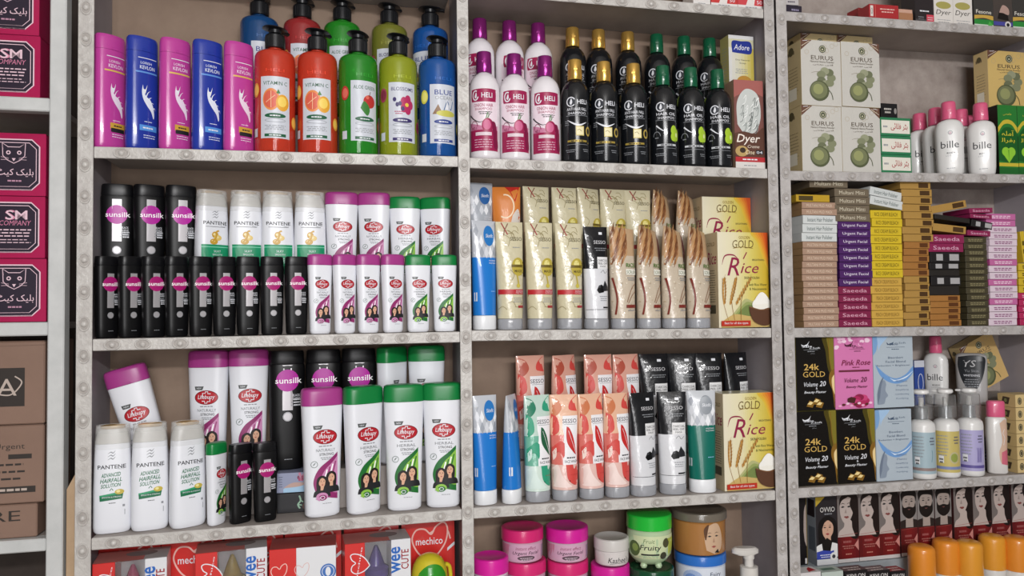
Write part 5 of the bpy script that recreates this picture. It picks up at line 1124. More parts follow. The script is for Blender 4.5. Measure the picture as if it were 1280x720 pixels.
# ======== right unit, highest shelf: feet of cartons
def plain(hx, art=None, name='hair_dye_carton', left=None, rough=.35, topart=None, **k):
    return lambda W, D, H: carton(W, D, H, K(hx, rough, **k), art, left, topart, name=name)
z0 = shf('R', 0)
def art_foot_dark(A): A.r(-.5, .5, 0, 1, K('#2c2628')); A.r(.1, .5, .02, .12, K('#d04a5a')); A.micro(0, .165, .7, 1, .02, .018, WH); A.micro(-.2, .08, .4, 3, .03, .01, GREY); A.r(-.5, .08, .0, .05, K('#4a4648')); A.micro(.3, .08, .3, 3, .03, .008, WH, 3)
def art_foot_dyer(A): A.r(-.5, .5, 0, 1, K('#ddd8d2')); A.t('Dyer', .0, .155, .8, .085, K('#2f2a26'), .0, .2); A.micro(0, .06, .7, 2, .03, .008, GREY); A.e(.0, .26, .4, .05, K('#a8a05a'))
def art_foot_green(A): A.r(-.5, .5, 0, 1, K('#3c3a38')); A.r(-.5, .5, 0, .1, K('#2f8a3c')); A.r(-.5, .5, 0, .035, K('#d3dccf')); A.p(curve([(-.5,.1), (0,.12), (.5,.1), (.5,.15), (0,.16), (-.5,.15)]), K('#c7a24a')); A.t('Fesone', .0, .2, .8, .05, K('#e4e0d4'), .01); A.p(curve([(.2,.02), (.3,.08), (.44,.03), (.3,.0), (.2,.02)]), K('#4fae4a'))
def art_foot_lady(A): A.r(-.5, .5, 0, 1, K('#4a423e')); A.p([(-.3,.12), (-.2,.22), (.25,.2), (.3,.1)], K('#1a1412')); A.p(curve([(-.2,.2), (0,.3), (.3,.26), (.3,.18), (0,.2)]), K('#b3948a')); A.r(-.5, .5, .035, .085, K('#4a4a9a')); A.c(.25, .05, .16, K('#d6d2ce')); A.c(.25, .05, .08, INK)
g = 'cartons on the highest shelf of the worn unit'
for l, r_, py, a, hx, lab in ((1142.8, 1165.5, 25, art_foot_dark, '#2c2628', 'dark carton with a pink corner on the highest right shelf'), (1166, 1189.5, 28, art_foot_dyer, '#ddd8d2', 'white carton with black script next to the dark pink-cornered one'), (1190, 1213.5, 30, art_foot_dyer, '#ddd8d2', 'white carton with black script next to the green-footed one'), (1216, 1239.5, 31, art_foot_green, '#3c3a38', 'green-footed carton beside the white script cartons'), (1240, 1263.5, 33, art_foot_lady, '#4a423e', 'carton with a portrait and blue band on the highest shelf'), (1264, 1288, 35, art_foot_green, '#3c3a38', 'green-footed carton beside the portrait carton, nearest the frame edge')):
    put(plain(hx, a), l, r_, -62, z0, .012, .045, 0, lab, g)
put(plain('#2f2936', lambda A: (A.micro(.1, .5, .6, 1, .1, .2, K('#8d86a0'))), 'cosmetic_box'), 982, 1003, 5.5, z0, .014, .05, 3, 'dark purple flat box beside the post on the highest right shelf')
q = put(plain('#b9b4b4', lambda A: (A.micro(0, .5, .7, 1, .1, .2, K('#5a5460'))), 'cosmetic_box'), 981, 999, -2, at(985, 5.2, .014).z, .02, .045, -6, 'pale flat box lying on the dark purple box')
def art_redbox(A): A.r(-.5, .5, 0, 1, K('#a82c30')); A.r(-.46, -.36, .12, .9, K('#d9cfc8')); A.ring(-.41, .5, .025, .2, .0007, INK); A.micro(.12, .68, .5, 2, .2, .08, K('#e0b9b0')); A.r(-.3, -.28, .05, .95, K('#c9685e'))
pr = put(plain('#a82c30', art_redbox, 'cosmetic_box'), 1087, 1123.5, 5, lambda x: z0(x)+.003, .012, .04, -2, 'red box with white end label lying near the middle of highest shelf')
put(plain('#8e2a2c', None, 'cosmetic_box'), 1074, 1092, 9.5, z0, .06, .035, 8, 'dark red box lying behind the red labelled box')
put(plain('#c9a08c', lambda A: A.r(-.5, .5, 0, .7, K('#a87858')), 'cosmetic_box'), 1124.5, 1141.5, 11, z0, .012, .03, 0, 'small tan and pink box beside the red labelled box')
# ======== right unit, first full shelf
z1s = shf('R', 1)
wrapd, kraft = sp('#c9c6bd'), K('#d2b984', .45)
mkE = lambda fn, m: (lambda W, D, H: carton(W, D, H, m, fn, side_eurus, name='henna_carton'))
bgw = sp('#c9c6bf', .6); sidem = sp('#d0bc8e', .2)
eL = put(mkE(art_eurus(bgw), sidem), 1002, 1051.7, 131.5, z1s, .012, .06, 0, 'film-wrapped henna carton, lower one of the pair beside the post', 'wrapped henna cartons')
eR = put(mkE(art_eurus(bgw, False), sidem), 1052.3, 1100, 133.5, z1s, .012, .06, 0, 'film-wrapped henna carton, lower one beside the small green boxes', 'wrapped henna cartons')
hl = eL[2]
put(None, 1001.5, 1051.2, 60, lambda x: z1s(x)+hl+.0004, .012, .06, 0, 'film-wrapped henna carton, upper one of the pair beside the post', 'wrapped henna cartons', eL)
put(None, 1051.8, 1098, 60, lambda x: z1s(x)+eR[2]+.0012, .012, .06, 0, 'film-wrapped henna carton, upper one farther from the post', 'wrapped henna cartons', eR)
dzE = at(1020, 41, .085).z-hl-zs('R', 1, at(1020, 80, .085).x)
mb = MB(); xa, xb = at(998, 120, .08).x, at(1100, 120, .08).x
mb.box(xa, xb, .078, DEPTH-.002, .0003, dzE, m_board, .0006, xf=lambda v: Vector((v.x, v.y, v.z+z1s(v.x)))); mb.build('riser_board', unit_r)
kE = put(mkE(art_eurus(K('#d6c394', .45)), kraft), 1001, 1046, 41, lambda x: z1s(x)+dzE, .085, .06, 0, 'kraft henna carton rising behind the wrapped ones beside the post', 'kraft henna cartons')
put(None, 1047, 1094, 41, lambda x: z1s(x)+dzE, .085, .06, 0, 'kraft henna carton rising behind the wrapped ones, farther from the post', 'kraft henna cartons', kE)
def art_butter(A): A.r(-.5, .5, 0, 1, K('#2f7a52')); A.r(-.47, .47, .14, .86, K('#e2ded2')); A.t('\ufbfd\ufe8b\ufe8e\ufee0\ufed3 \ufeae\ufb69\ufe91', .12, .5, .56, .42, K('#a8242a'), .02); A.micro(-.34, .5, .2, 1, .1, .1, GREY)
pr = None; hb_ = (at(1105, 147, .012).z-zs('R', 1, at(1105, 200, .012).x))/3
for i in range(3):
    pr = put(lambda W, D, H: carton(W, D, hb_-.0006, sp('#3f8a62', .2), art_butter, name='cosmetic_box'), 1101.5, 1139, 160, (lambda j: lambda x: z1s(x)+hb_*j)(i), .012, .062, 0, ('bottom', 'middle', 'top')[i]+' green and white box with red script in the stack of three', 'green boxes with red script', pr, dims=hb_-.0006)
put(plain('#1d1b1d', lambda A: (A.micro(-.1, .62, .5, 2, .22, .12, K('#b9b4ae'), 3), A.e(.36, .5, .08, .2, K('#8f8a86'))), 'cosmetic_box'), 1102, 1122.5, 129, lambda x: z1s(x)+3*hb_+.0004, .02, .04, 0, 'tiny black box on top of the green and white stack')
PKC = K('#d65a80', .35, coat=.3)
def bille(W, H):
    r = bottle_root('lotion_bottle'); D = W*.62; hb = .75*H; wht = K('#d9d8d6', .3, coat=.3)
    secs = [(.0005, W*.40, D*.4, 2.4), (.004, W*.43, D*.45, 2.5), (.1*H, W*.455, D*.47, 2.6), (.35*H, W*.475, D*.5, 2.6), (.58*H, W*.49, D*.5, 2.6), (.65*H, W*.475, D*.49, 2.5), (.7*H, W*.42, D*.46, 2.4), (.725*H, W*.35, D*.42, 2.3), (.74*H, W*.27, D*.36, 2.2), (hb, W*.22, D*.3, 2)]
    mb = MB(); mb.loft(secs, wht, 40); mb.build('body', r)
    mb = MB(); mb.loft([(hb+.0003, W*.25, D*.38, 2.2), (hb+.002, W*.262, D*.4, 2.2), (.97*H, W*.245, D*.37, 2.2), (.99*H, W*.225, D*.33, 2.2), (H, W*.18, D*.26, 2.2)], PKC, 32); mb.box(-W*.08, W*.08, -D*.41, -D*.34, .86*H, .875*H, PKC, .0005); mb.build('flip_cap', r)
    mb = MB(); A = Art(mb, proj(secs), W, H, 0, 0, W*.06)
    A.ring(0, .56, .07, .024, W*.018, GREY); A.ring(.0, .555, .03, .012, W*.018, K('#c98aa0')); A.t('bille', -.02, .4, .6, .095, K('#2c2c30'), .0); A.t('BODY', .02, .285, .3, .022, INK, .02); A.t('LOTION', .02, .25, .36, .018, GREY); A.micro(0, .08, .4, 1, .02, .008, GREY)
    mb.build('print', r, smooth=180); return Proto(r)
bp = bille(28*mpp(1187, .026), hgt(1187, 127.7, .026, base('R', 1, 1187, 180, .026)))
row(bp, 'R', 1, .026, [(1150, .4, 'white lotion bottle with pink cap beside the green box stack', .128), (1170, .35, 'white lotion bottle with pink cap, second from the green box stack', .078), (1186.5, .12, 'white pink-capped lotion bottle standing fully in front at the middle'), (1202, .35, 'white pink-capped lotion bottle peeping between the two front ones', .082), (1213.5, .4, 'white pink-capped lotion bottle at the back near the green cartons', .132), (1226.5, .15, 'white pink-capped lotion bottle in front beside the green cartons')], 170, group='pink capped lotion bottles')
def art_amla(A):
    A.r(-.5, .5, 0, 1, K('#2c7a34', .3)); A.p(curve([(-.5,.6), (-.2,.72), (.2,.72), (.5,.6), (.5,.68), (.2,.78), (-.2,.78), (-.5,.68)]), K('#c9b63a')); A.p(curve([(-.5,.55), (-.2,.67), (.2,.67), (.5,.55), (.5,.2), (-.5,.2)]), K('#1d5c26', .3))
    A.t('\ufbfd\ufebc\ufee3\ufe8e\ufea7', .0, .87, .44, .04, K('#d9c84a')); A.t('\ufba7\ufee0\ufee3\ufe81', .0, .6, .62, .08, K('#d6c83a'), .01); A.t('\ufedf\ufe8d\ufeae\ufed4\ufe91', .0, .49, .7, .075, K('#d6c83a'), .01)
    lg = K('#8fc93a'); A.c(-.14, .33, .2, lg); A.c(.16, .33, .2, lg); A.p([(-.3,.3), (.32,.3), (.02,.17)], lg); A.p([(-.02,.36), (.04,.36), (.01,.2)], K('#5c9a2a')); A.r(-.5, .5, .12, .17, K('#c9b63a')); A.r(-.5, .5, 0, .1, K('#23662c', .3))
am = put(plain('#1b1f18', art_amla, 'hair_oil_carton', lambda A: A.r(-.5, .5, 0, 1, K('#14170f'))), 1247.5, 1271.5, 131, z1s, .012, .034, 0, 'green hair oil carton with yellow script beside the lotion bottle', 'green hair oil cartons')
put(None, 1272, 1297, 131, z1s, .014, .034, 0, 'green hair oil carton at the edge of the frame', 'green hair oil cartons', am)
xk0, xk1 = at(1213.5, 170, .132).x+.038, XF+.001; zk = at(1240, 135, .052).z
mb = MB(); mb.box(xk0, xk1, .054, DEPTH-.002, z1s(xk0)+.0004, zk-.0004, m_board, .0005); mb.build('riser_board', unit_r)
put(mkE(art_eurus(K('#d2b470', .45)), kraft), 1235, 1284, 62.5, zk, .054, .042, 0, 'kraft henna carton standing above the green hair oil cartons', 'kraft henna cartons')
# ======== right unit, second shelf: stacks of slim boxes
z2s = shf('R', 2)
def slim(hx, text, ink, fr=None, plate=None, side=None, gloss=.3):
    def mk(W, D, H):
        def a(A):
            if fr: A.r(-.5, .5, 0, 1, K(fr, .35))
            if plate:
                A.r(*plate[0], .18, .82, K(plate[1]))
                if len(plate) > 2: A.r(*plate[2], .18, .82, K(plate[1]))
            if text == '~': A.micro(.0, .62, .8, 2, .26, .14, K(ink), len(hx+ink))
            elif text: A.t(text, *( (.0, .5, .74, .46) if not plate else ((plate[0][0]+plate[0][1])/2, .5, (plate[0][1]-plate[0][0])*.8, .3)), K(ink), 0)
        return carton(W, D, H, K(hx, .38, coat=gloss), a, (lambda A: A.r(-.5, .5, 0, 1, K(side, .5))) if side else None, name='cream_box', flap=False, bev=.0005)
    return mk
SL = {'mud': (slim('#a88a76', 'MULTANI MUD MASK', '#d9c4ae', None, None, '#a5835c'), 'tan mud mask box'), 'white': (slim('#cfd3d2', 'Instant Hair Polisher', '#4a5a58', None, None, '#d5d8d6'), 'white polisher box'), 'yel': (slim('#b9962a', None, '#2a2414', None, ((-.42, .0), '#4a3c1a')), 'small yellow box'),
      'olive': (slim('#6f6352', 'Multani Mitti', '#cfc6b0'), 'olive clay box'), 'purple': (slim('#4a2260', 'Urgent Facial', '#e6dcec'), 'purple facial box'), 'maroon': (slim('#7d1f45', 'Saeeda', '#e0a8bc'), 'maroon bleach box'),
      'ycb': (slim('#d3b72a', 'RICE CREAM BLEACH', '#5a4a14'), 'yellow bleach box'), 'peach': (slim('#cba349', 'PEACH CREAM BLEACH', '#7a5a1e'), 'orange-yellow bleach box'), 'gold': (slim('#ad8746', None, '#c9a25e', None, ((.1, .42), '#4a3218')), 'gold box'), 'gold2': (slim('#a27038', None, '#d0a870', None, ((.1, .42), '#5a3416')), 'copper-gold box'),
      'black': (slim('#26221f', None, '#ffffff'), 'plain black box'), 'blackw': (slim('#1e1b1c', None, '#ffffff', None, ((-.3, -.08), '#a9a7a8', (.14, .46))), 'black box with pale patches'), 'mag': (slim('#8a2450', 'Saeeda', '#dba9c0'), 'magenta box'), 'dk': (slim('#453f2c', '~', '#8d8562'), 'dark olive box'),
      'pkw': (slim('#d9c3d0', '~', '#8a4a78', '#dccad6'), 'pale pink box'), 'pk': (slim('#b8508c', '~', '#ecd0e0', '#c06a9e'), 'deep pink box'), 'y2': (slim('#cdb030', '~', '#4a3a10'), 'yellow box'), 'red2': (slim('#b32a5a', '~', '#e8b0c4'), 'crimson box')}
_SP = {}
def stack(name, l, r_, runs, Y=.012, D=.09, jx=.0012, jy=1.2, zb=None, gname=None):
    """runs from the bottom: (kind, count, pixel y of the run's top, optional (l, r))"""
    rg = random.Random(len(name)*7+int(l)); xm = at((l+r_)/2, 350, Y).x
    z = (zb if zb else z2s(xm))+.0003; n = 0
    for run in runs:
        kd, cnt, yt = run[:3]; ll, rr = run[3] if len(run) > 3 else (l, r_)
        zt_ = at((ll+rr)/2, yt, Y).z; h = (zt_-z)/cnt
        for i in range(cnt):
            mk, desc = SL[kd]; key = (kd, name, ll, round(h, 4))
            lab = '%s, %s from the bottom of the %s' % (desc, ORD[n], name); n += 1
            P, W = quad(ll, rr, yt+6, Y, 0)
            if key not in _SP: _SP[key] = mk(W, D, h-.0004)
            a = R(rg.uniform(-jy, jy)); x = P.x+W/2+rg.uniform(-jx, jx); y = Y+D/2+rg.uniform(0, .002)
            _SP[key].place((x, y, z), a, lab, 'slim cosmetic boxes in stacks'); z += h
    return z
stack('stack against the post', 1003, 1046.5, [('mud', 13, 302), ('white', 3, 269), ('mud', 2, 252.5), ('yel', 1, 243, (996, 1038))])
tB = stack('purple facial stack', 1048.5, 1089, [('maroon', 5, 358), ('purple', 8, 277), ('olive', 4, 235.5, (1044, 1087))])
p = at(1037, 229, .012); W = at(1060, 229, .012).x-at(1013.5, 229, .012).x; h = at(1037, 223.5, .012).z-at(1037, 233.5, .012).z
SL['olive'][0](W, .09, h).place((p.x, .058, tB+.0003), R(-2), 'olive clay box lying across the very top of the purple facial stack')
tC = stack('yellow bleach stack', 1089.5, 1128, [('peach', 6, 347), ('ycb', 8, 262.5, (1088.5, 1127))])
W = at(1129, 250, .012).x-at(1088, 250, .012).x; h = at(1100, 236, .012).z-at(1100, 247, .012).z; wp = SL['white'][0](W, .08, h-.0005)
x = at(1108, 250, .012).x; tl = R(9); dzt = math.sin(tl)*W/2
wp.place((x, .054, tC+dzt+.0004), 0, 'white polisher box tilted on the yellow bleach stack, lower of two', 'tilted white boxes', tl)
wp.place((x-.002, .054, tC+dzt+.0006+h/math.cos(tl)), R(2), 'white polisher box tilted on the yellow bleach stack, topmost', 'tilted white boxes', tl)
stack('tall gold stack', 1130, 1161.5, [('gold', 7, 345), ('gold2', 5, 302), ('gold', 8, 227, (1128.5, 1165))], jx=.003, jy=3)
tE = stack('short black and gold stack', 1163, 1200.5, [('gold2', 5, 369), ('black', 1, 357), ('blackw', 1, 345), ('black', 1, 337), ('blackw', 1, 328), ('blackw', 1, 315), ('mag', 2, 293, (1162, 1205))], jx=.002)
tF = stack('dark olive stack', 1206.5, 1234, [('dk', 14, 296)], jx=.001)
def loose(kd, l, r_, yt, yb, zb, tilt, lab, Y=.012, D=.08, yaw=0):
    P, W = quad(l, r_, (yt+yb)/2, Y, 0); h = at(l, yt, Y).z-at(l, yb, Y).z; t = R(tilt)
    SL[kd][0](W, D, h).place((P.x+W/2, Y+D/2, zb+abs(math.sin(t))*W/2+.0006), R(yaw), lab, None, t)
    return zb+h/math.cos(t)+abs(math.sin(t))*W
pE = at(1166, 290, .012)
zz = loose('gold', 1166, 1207, 278, 287.5, tE, 5, 'gold box lying tilted above the magenta pair')
zz2 = loose('black', 1168, 1212, 268, 274, zz, 6, 'thin black box lying tilted under the slanting gold box')
zz3 = loose('gold', 1165, 1209, 259.5, 269, zz2, -10, 'long gold box slanting upward on top of the loose pile')
zf = loose('mag', 1209.5, 1238, 288, 295, tF, 2, 'magenta box lying on the dark olive stack')
zf = loose('blackw', 1214, 1240, 277, 286, zf+.0004, 8, 'black box with pale patches tilted above the dark olive stack')
zf = loose('mag', 1213, 1240, 269, 274.5, zf+.0004, 2, 'magenta box above the tilted black box')
zf = loose('mag', 1212, 1241, 260, 266.5, zf+.0004, -2, 'magenta box on top of the dark olive stack pile')
stack('pink and white stack', 1237, 1271.5, [('pkw', 3, 381), ('pk', 1, 373), ('pkw', 2, 357), ('pk', 1, 349), ('pkw', 2, 332), ('pk', 1, 324), ('pkw', 3, 299), ('pkw', 2, 283), ('pk', 2, 267, (1234, 1270))], jx=.002)
tH = stack('yellow and crimson stack', 1274, 1300, [('red2', 5, 366), ('y2', 4, 329)])
p = at(1278, 315, .02); hh_ = at(1278, 290, .02).z-tH
SL['y2'][0](.011, .06, hh_).place((p.x+.003, .045, tH+.0015), 0, 'yellow box standing on edge above the yellow and crimson stack', None, R(-6))
# ======== right unit, third shelf
z3s = shf('R', 3)
mk24 = lambda W, D, H: carton(W, D, H, K('#7d7434', .35), art_24k, lambda A: A.r(-.5, .5, 0, 1, K('#8a8040')), name='bleach_carton')
mkice = lambda W, D, H: carton(W, D, H, K('#b4c4d2', .3, coat=.4), art_ice, name='bleach_carton')
b1 = put(mk24, 996.5, 1045.3, 515, z3s, .012, .055, 0, 'black and gold carton on the shelf beside the post, lower left of the block', 'black and gold cartons')
put(None, 1046, 1094, 515, z3s, .012, .055, 0, 'black and gold carton standing under the pink carton', 'black and gold cartons', b1)
b3 = put(mkice, 1094.6, 1139.5, 513, z3s, .012, .055, 0, 'pale blue carton on the shelf under the other pale blue one', 'pale blue cartons')
zt3 = lambda x: z3s(x)+b1[2]+.0009
b4 = put(mk24, 995, 1042.3, 421.5, zt3, .013, .055, 0, 'black and gold carton on the upper layer, next to the pink carton', 'black and gold cartons')
put(lambda W, D, H: carton(W, D, H, K('#cf7aac', .3, coat=.4), art_pink, name='bleach_carton'), 1043, 1090.6, 420.5, zt3, .013, .055, 0, 'pink carton with rose petals between black and pale blue cartons')
put(mkice, 1091.3, 1141, 419, zt3, .013, .055, 0, 'pale blue carton on the upper layer beside the pink carton', 'pale blue cartons')
dz9 = at(1170, 506, .1).z-z3s(at(1170, 506, .1).x); zr9 = lambda x: z3s(x)+dz9
mb = MB(); xa, xb = at(1143, 520, .1).x, at(1236, 520, .1).x
mb.box(xa, xb, .069, DEPTH-.002, .0003, dz9, m_board, .0006, xf=lambda v: Vector((v.x, v.y, v.z+z3s(v.x)))); mb.build('riser_board', unit_r)
bp2 = bille(27*mpp(1170, .11)*.88, hgt(1170, 420, .11, zr9(at(1170, 460, .11).x)))
row(bp2, 'R', 3, .11, [(1170, -.1, 'white lotion bottle with pink cap standing behind the pump bottles')], 460, zr9)
put(plain('#2f4a94', lambda A: (A.r(-.5, .5, .85, 1, K('#c9ccd6')), A.ring(.1, .5, .25, .2, .0012, WH), A.micro(0, .2, .6, 2, .06, .03, WH)), 'cosmetic_box'), 1143.5, 1156, 451, zr9, .1, .04, 0, 'narrow blue box behind the first pump bottle')
def shield():
    r = bottle_root('lotion_bottle'); Y = .088; px = 1214.5; x = at(px, 470, Y).x; z = zr9(x); H = at(px, 441.5, Y).z-z; W = 29*mpp(px, Y); D = W*.5; gr = K('#a9a7a6', .3, coat=.3)
    secs = [(.0005, W*.44, D*.42, 2.6), (.004, W*.47, D*.48, 2.8), (.3*H, W*.48, D*.5, 2.8), (.85*H, W*.5, D*.5, 2.8), (.95*H, W*.48, D*.46, 2.8), (.985*H, W*.42, D*.36, 2.6), (H, W*.3, D*.2, 2.4)]
    mb = MB(); mb.loft(secs, gr, 36); mb.build('body', r)
    mb = MB(); A = Art(mb, proj(secs), W, H, 0, 0, W*.06); A.p(curve([(-.4,.93), (0,.96), (.4,.93), (.42,.75), (.32,.5), (.14,.3), (0,.24), (-.14,.3), (-.32,.5), (-.42,.75), (-.4,.93)]), K('#232529', .3))
    A.t('YS', -.05, .8, .4, .13, K('#b9b9bb'), 0, .2); A.t('Yu Skin', .0, .66, .44, .05, GREY); A.t('WHITENING', 0, .57, .5, .04, WH); A.micro(0, .49, .5, 4, .045, .015, GREY); mb.build('label', r, smooth=180)
    Proto(r).place((x, Y, z+.0004), camdir(x, Y), 'grey lotion bottle with dark shield label behind the purple pump bottle')
shield()
def pump_bottle(W, H, bandhx, footer, plant):
    r = bottle_root('lotion_bottle'); Rr = W/2; hb = .66*H; wht = K('#dedddb', .3, coat=.3)
    prof = [(.0005, Rr*.88), (.003, Rr*.97), (.008, Rr), (hb*.88, Rr), (hb*.94, Rr*.94), (hb*.975, Rr*.78), (hb, Rr*.55), (hb+.001, Rr*.4)]
    secs = [(p_[0], p_[1], p_[1], 2) for p_ in prof]
    mb = MB(); mb.loft(secs, wht, 40); mb.build('body', r)
    mb = MB(); mb.lathe([(hb+.0012, Rr*.5), (hb+.14*H, Rr*.5), (hb+.145*H, Rr*.4)], mat('ribbed_silver', '#bfc2c4', .25, metal=.5), 32); mb.build('collar', r)
    d = hb+.146*H; mb = MB(); mb.lathe([(d, Rr*.2), (d+.1*H, Rr*.2)], wht, 20)
    mb.loft([(H*.945, Rr*.5, Rr*.42, 2.3), (H*.96, Rr*.62, Rr*.5, 2.3), (H*.99, Rr*.6, Rr*.48, 2.3), (H, Rr*.4, Rr*.3, 2.3)], wht, 28)
    mb.loft([(0, Rr*.2, .0035, 3), (Rr*.55, Rr*.15, .0028, 3), (Rr*.68, Rr*.1, .002, 3)], wht, 16, xf=lambda v: Vector((-v.z-Rr*.3, v.x, H*.968+v.y))); mb.build('pump_head', r)
    mb = MB(); mb.lathe([(hb+.003, Rr*.8), (H*.8, Rr*.84), (H*.925, Rr*.8), (H*.93, Rr*.77), (H*.926, Rr*.77), (H*.8, Rr*.815), (hb+.003, Rr*.775)], m_film, 32, bot=False, top=False); mb.build('clear_overcap', r)
    mb = MB(); A = Art(mb, wrap(secs), Rr, hb, 0, 0, Rr*.1)
    A.r(-1.3, 1.3, .1, .8, K(bandhx, .4)); A.r(-1.3, 1.3, .15, .2, K(footer, .4)); A.micro(-.3, .72, 1.0, 7, .055, .018, GREY, 2); A.micro(.8, .7, .5, 3, .05, .025, K('#5a5a6a'), 5); A.r(-.6, -.2, .26, .38, K('#dfe0e2')); A.micro(-.4, .32, .3, 2, .05, .03, INK)
    if plant == 'lemon': A.e(.6, .35, .4, .1, K('#b9b08a')); A.e(.6, .35, .3, .075, K('#8f9a4a'))
    elif plant == 'lav':
        for q in range(4): A.s(curve([(.5+.1*q,.25), (.55+.1*q,.4), (.5+.14*q,.5)]), .0012, K('#5a4a90'))
    else: A.s(curve([(.7,.3), (.8,.42), (.75,.5)]), .001, K('#4a7a8a'))
    mb.build('label', r, smooth=180); return Proto(r)
Hp = hgt(1182, 485.5, .026, base('R', 3, 1182, 560, .026)); Wp = 25*mpp(1182, .026)
g = 'white pump lotion bottles'
row(pump_bottle(Wp, Hp, '#9fb4bd', '#8d7a76', 'none'), 'R', 3, .026, [(1153, .0, 'white pump bottle with pale blue label beside the blue cartons')], 560, group=g)
row(pump_bottle(Wp, Hp, '#c3b26a', '#7a86b0', 'lemon'), 'R', 3, .026, [(1183, .0, 'white pump bottle with yellow label, middle of the three')], 560, group=g)
row(pump_bottle(Wp, Hp, '#a9a3cc', '#5f5494', 'lav'), 'R', 3, .026, [(1213, .0, 'white pump bottle with lavender label next to the pink-capped bottle')], 560, group=g)
def talc():
    r = bottle_root('powder_bottle'); Y = .026; px = 1245.5; x = at(px, 550, Y).x; H = at(px, 501, Y).z-z3s(x); W = 19.5*mpp(px, Y); D = W*.7; wht = K('#d8d5d2', .3, coat=.3); hb = .78*H
    secs = [(.0005, W*.44, D*.42, 2.4), (.003, W*.48, D*.47, 2.5), (.3*H, W*.47, D*.47, 2.5), (.55*H, W*.5, D*.5, 2.5), (hb-.004, W*.48, D*.48, 2.5), (hb, W*.4, D*.4, 2.4)]
    mb = MB(); mb.loft(secs, wht, 36); mb.build('body', r)
    mb = MB(); mb.loft([(hb+.0004, W*.42, D*.44, 2.3), (hb+.003, W*.44, D*.46, 2.3), (.98*H, W*.43, D*.44, 2.3), (H, W*.38, D*.38, 2.3)], PKC, 32); mb.build('cap', r)
    mb = MB(); A = Art(mb, proj(secs), W, H, 0, 0, W*.06); A.p(curve([(.05,.7), (.42,.72), (.44,.2), (.1,.15), (.0,.3), (.15,.45), (.05,.7)]), K('#cfae98')); A.p([(.12,.3), (.44,.34), (.44,.12), (.1,.14)], K('#c9687a')); A.s(curve([(.22,.4), (.28,.5), (.2,.56), (.28,.62)]), .0008, WH); mb.build('label', r, smooth=180)
    Proto(r).place((x, Y, z3s(x)+.0004), camdir(x, Y)+R(20), 'small white bottle with pink cap between pump bottles and kraft cartons')
talc()
put(plain('#232a4a', lambda A: A.micro(0, .6, .6, 4, .1, .03, K('#6f7ab0')), 'cosmetic_box'), 1228, 1243, 548, z3s, .054, .013, 0, 'dark blue box in the gap behind the small pink-capped bottle')
# flat kraft henna cartons with one leaning on top
hk_ = (at(1271, 493.5, .012).z-z3s(at(1280, 540, .012).x))/6; pr = None
def art_kflat(A): A.r(-.5, .5, 0, 1, K('#d2b984', .45)); A.e(-.3, .5, .1, .28, K('#4c4434')); A.ring(-.3, .5, .06, .18, .0009, K('#c9b98a')); A.t('EURUS', .1, .6, .4, .22, K('#5a4e40'))
def side_kflat(A): A.r(-.5, .5, 0, 1, K('#c9ae78', .5)); A.p([(-.3,.25), (.1,.2), (.2,.75), (-.2,.8)], K('#4a3c2c')); A.e(-.05, .5, .08, .16, K('#7d8050'))
for i in range(6):
    pr = put(lambda W, D, H: carton(W, D, hk_-.0006, kraft, art_kflat, side_kflat, name='henna_carton', flap=False), 1270.5, 1297, 510, (lambda j: lambda x: z3s(x)+hk_*j)(i), .012, .048, 0, 'kraft henna carton lying flat, %s from the bottom of the pile' % ORD[i], 'flat kraft henna cartons', pr, dims=hk_-.0006)
xt = at(1262, 490, .075).x; zt_ = at(1262, 492, .075).z
mb = MB(); mb.box(xt-.006, XF+.001, .066, DEPTH-.002, z3s(xt)+.0006, zt_-.003, m_board, .0005); mb.build('riser_board', unit_r)
lk = carton(44*mpp(1255, .08), .034, 53*mpp(1255, .08), kraft, art_eurus(K('#cfae72', .45)), side_eurus, name='henna_carton')
lk.place((xt+.004, .142, zt_+.0155), 0, 'kraft henna carton leaning over sideways above the flat kraft pile', None, R(-24))
# ======== right unit, bottom shelf
zl4 = shf('R', 4)
zled = at(1060, 703.5, .09).z
mb = MB(); mb.box(XE+.002, XF-.001, .086, DEPTH-.002, zl4(1.2)+.001, zled-.0003, K('#9aa1a6', .5), .0008); mb.build('riser_board', unit_r)
Hd = at(1090, 611, .09).z-zled
mkw = lambda fn: (lambda W, D, H: carton(W, D, H, K('#4a2a2a', .35), fn, name='hair_colour_carton'))
fw, fm_ = art_hair(0, False), art_hair(0, True)
pw = pm = None; g = 'hair colour cartons along the bottom shelf'
W_L = ['woman hair colour carton beside the black and white carton', 'woman hair colour carton, second along from the black and white carton', 'woman hair colour carton next to the first bearded man']
M_L = ['bearded man hair colour carton next to the women on the post side', 'bearded man hair colour carton, middle of the three', 'bearded man hair colour carton next to the women above the orange caps']
W2 = ['woman hair colour carton just past the bearded men', 'woman hair colour carton, second past the bearded men', 'woman hair colour carton, third past the bearded men', 'woman hair colour carton, fourth past the bearded men']
e_ = [1046.5, 1073, 1098.5, 1124.5]
for i in range(3): pw = put(mkw(fw), e_[i], e_[i+1]-.5, 612, zled, .09, .04, 0, W_L[i], g, pw, dims=Hd if pw is None else None)
e_ = [1125, 1146.5, 1168.5, 1191.5]
for i in range(3): pm = put(mkw(fm_), e_[i]+.3, e_[i+1]-.3, 612, zled, .093, .04, 0, M_L[i], g, pm, dims=Hd if pm is None else None)
pw2 = None; e_ = [1192, 1216, 1239.5, 1264.5, 1289]
for i in range(4): pw2 = put(mkw(fw), e_[i]+.3, e_[i+1]-.3, 612, zled, .091, .04, 0, W2[i], g, pw2, dims=Hd if pw2 is None else None)
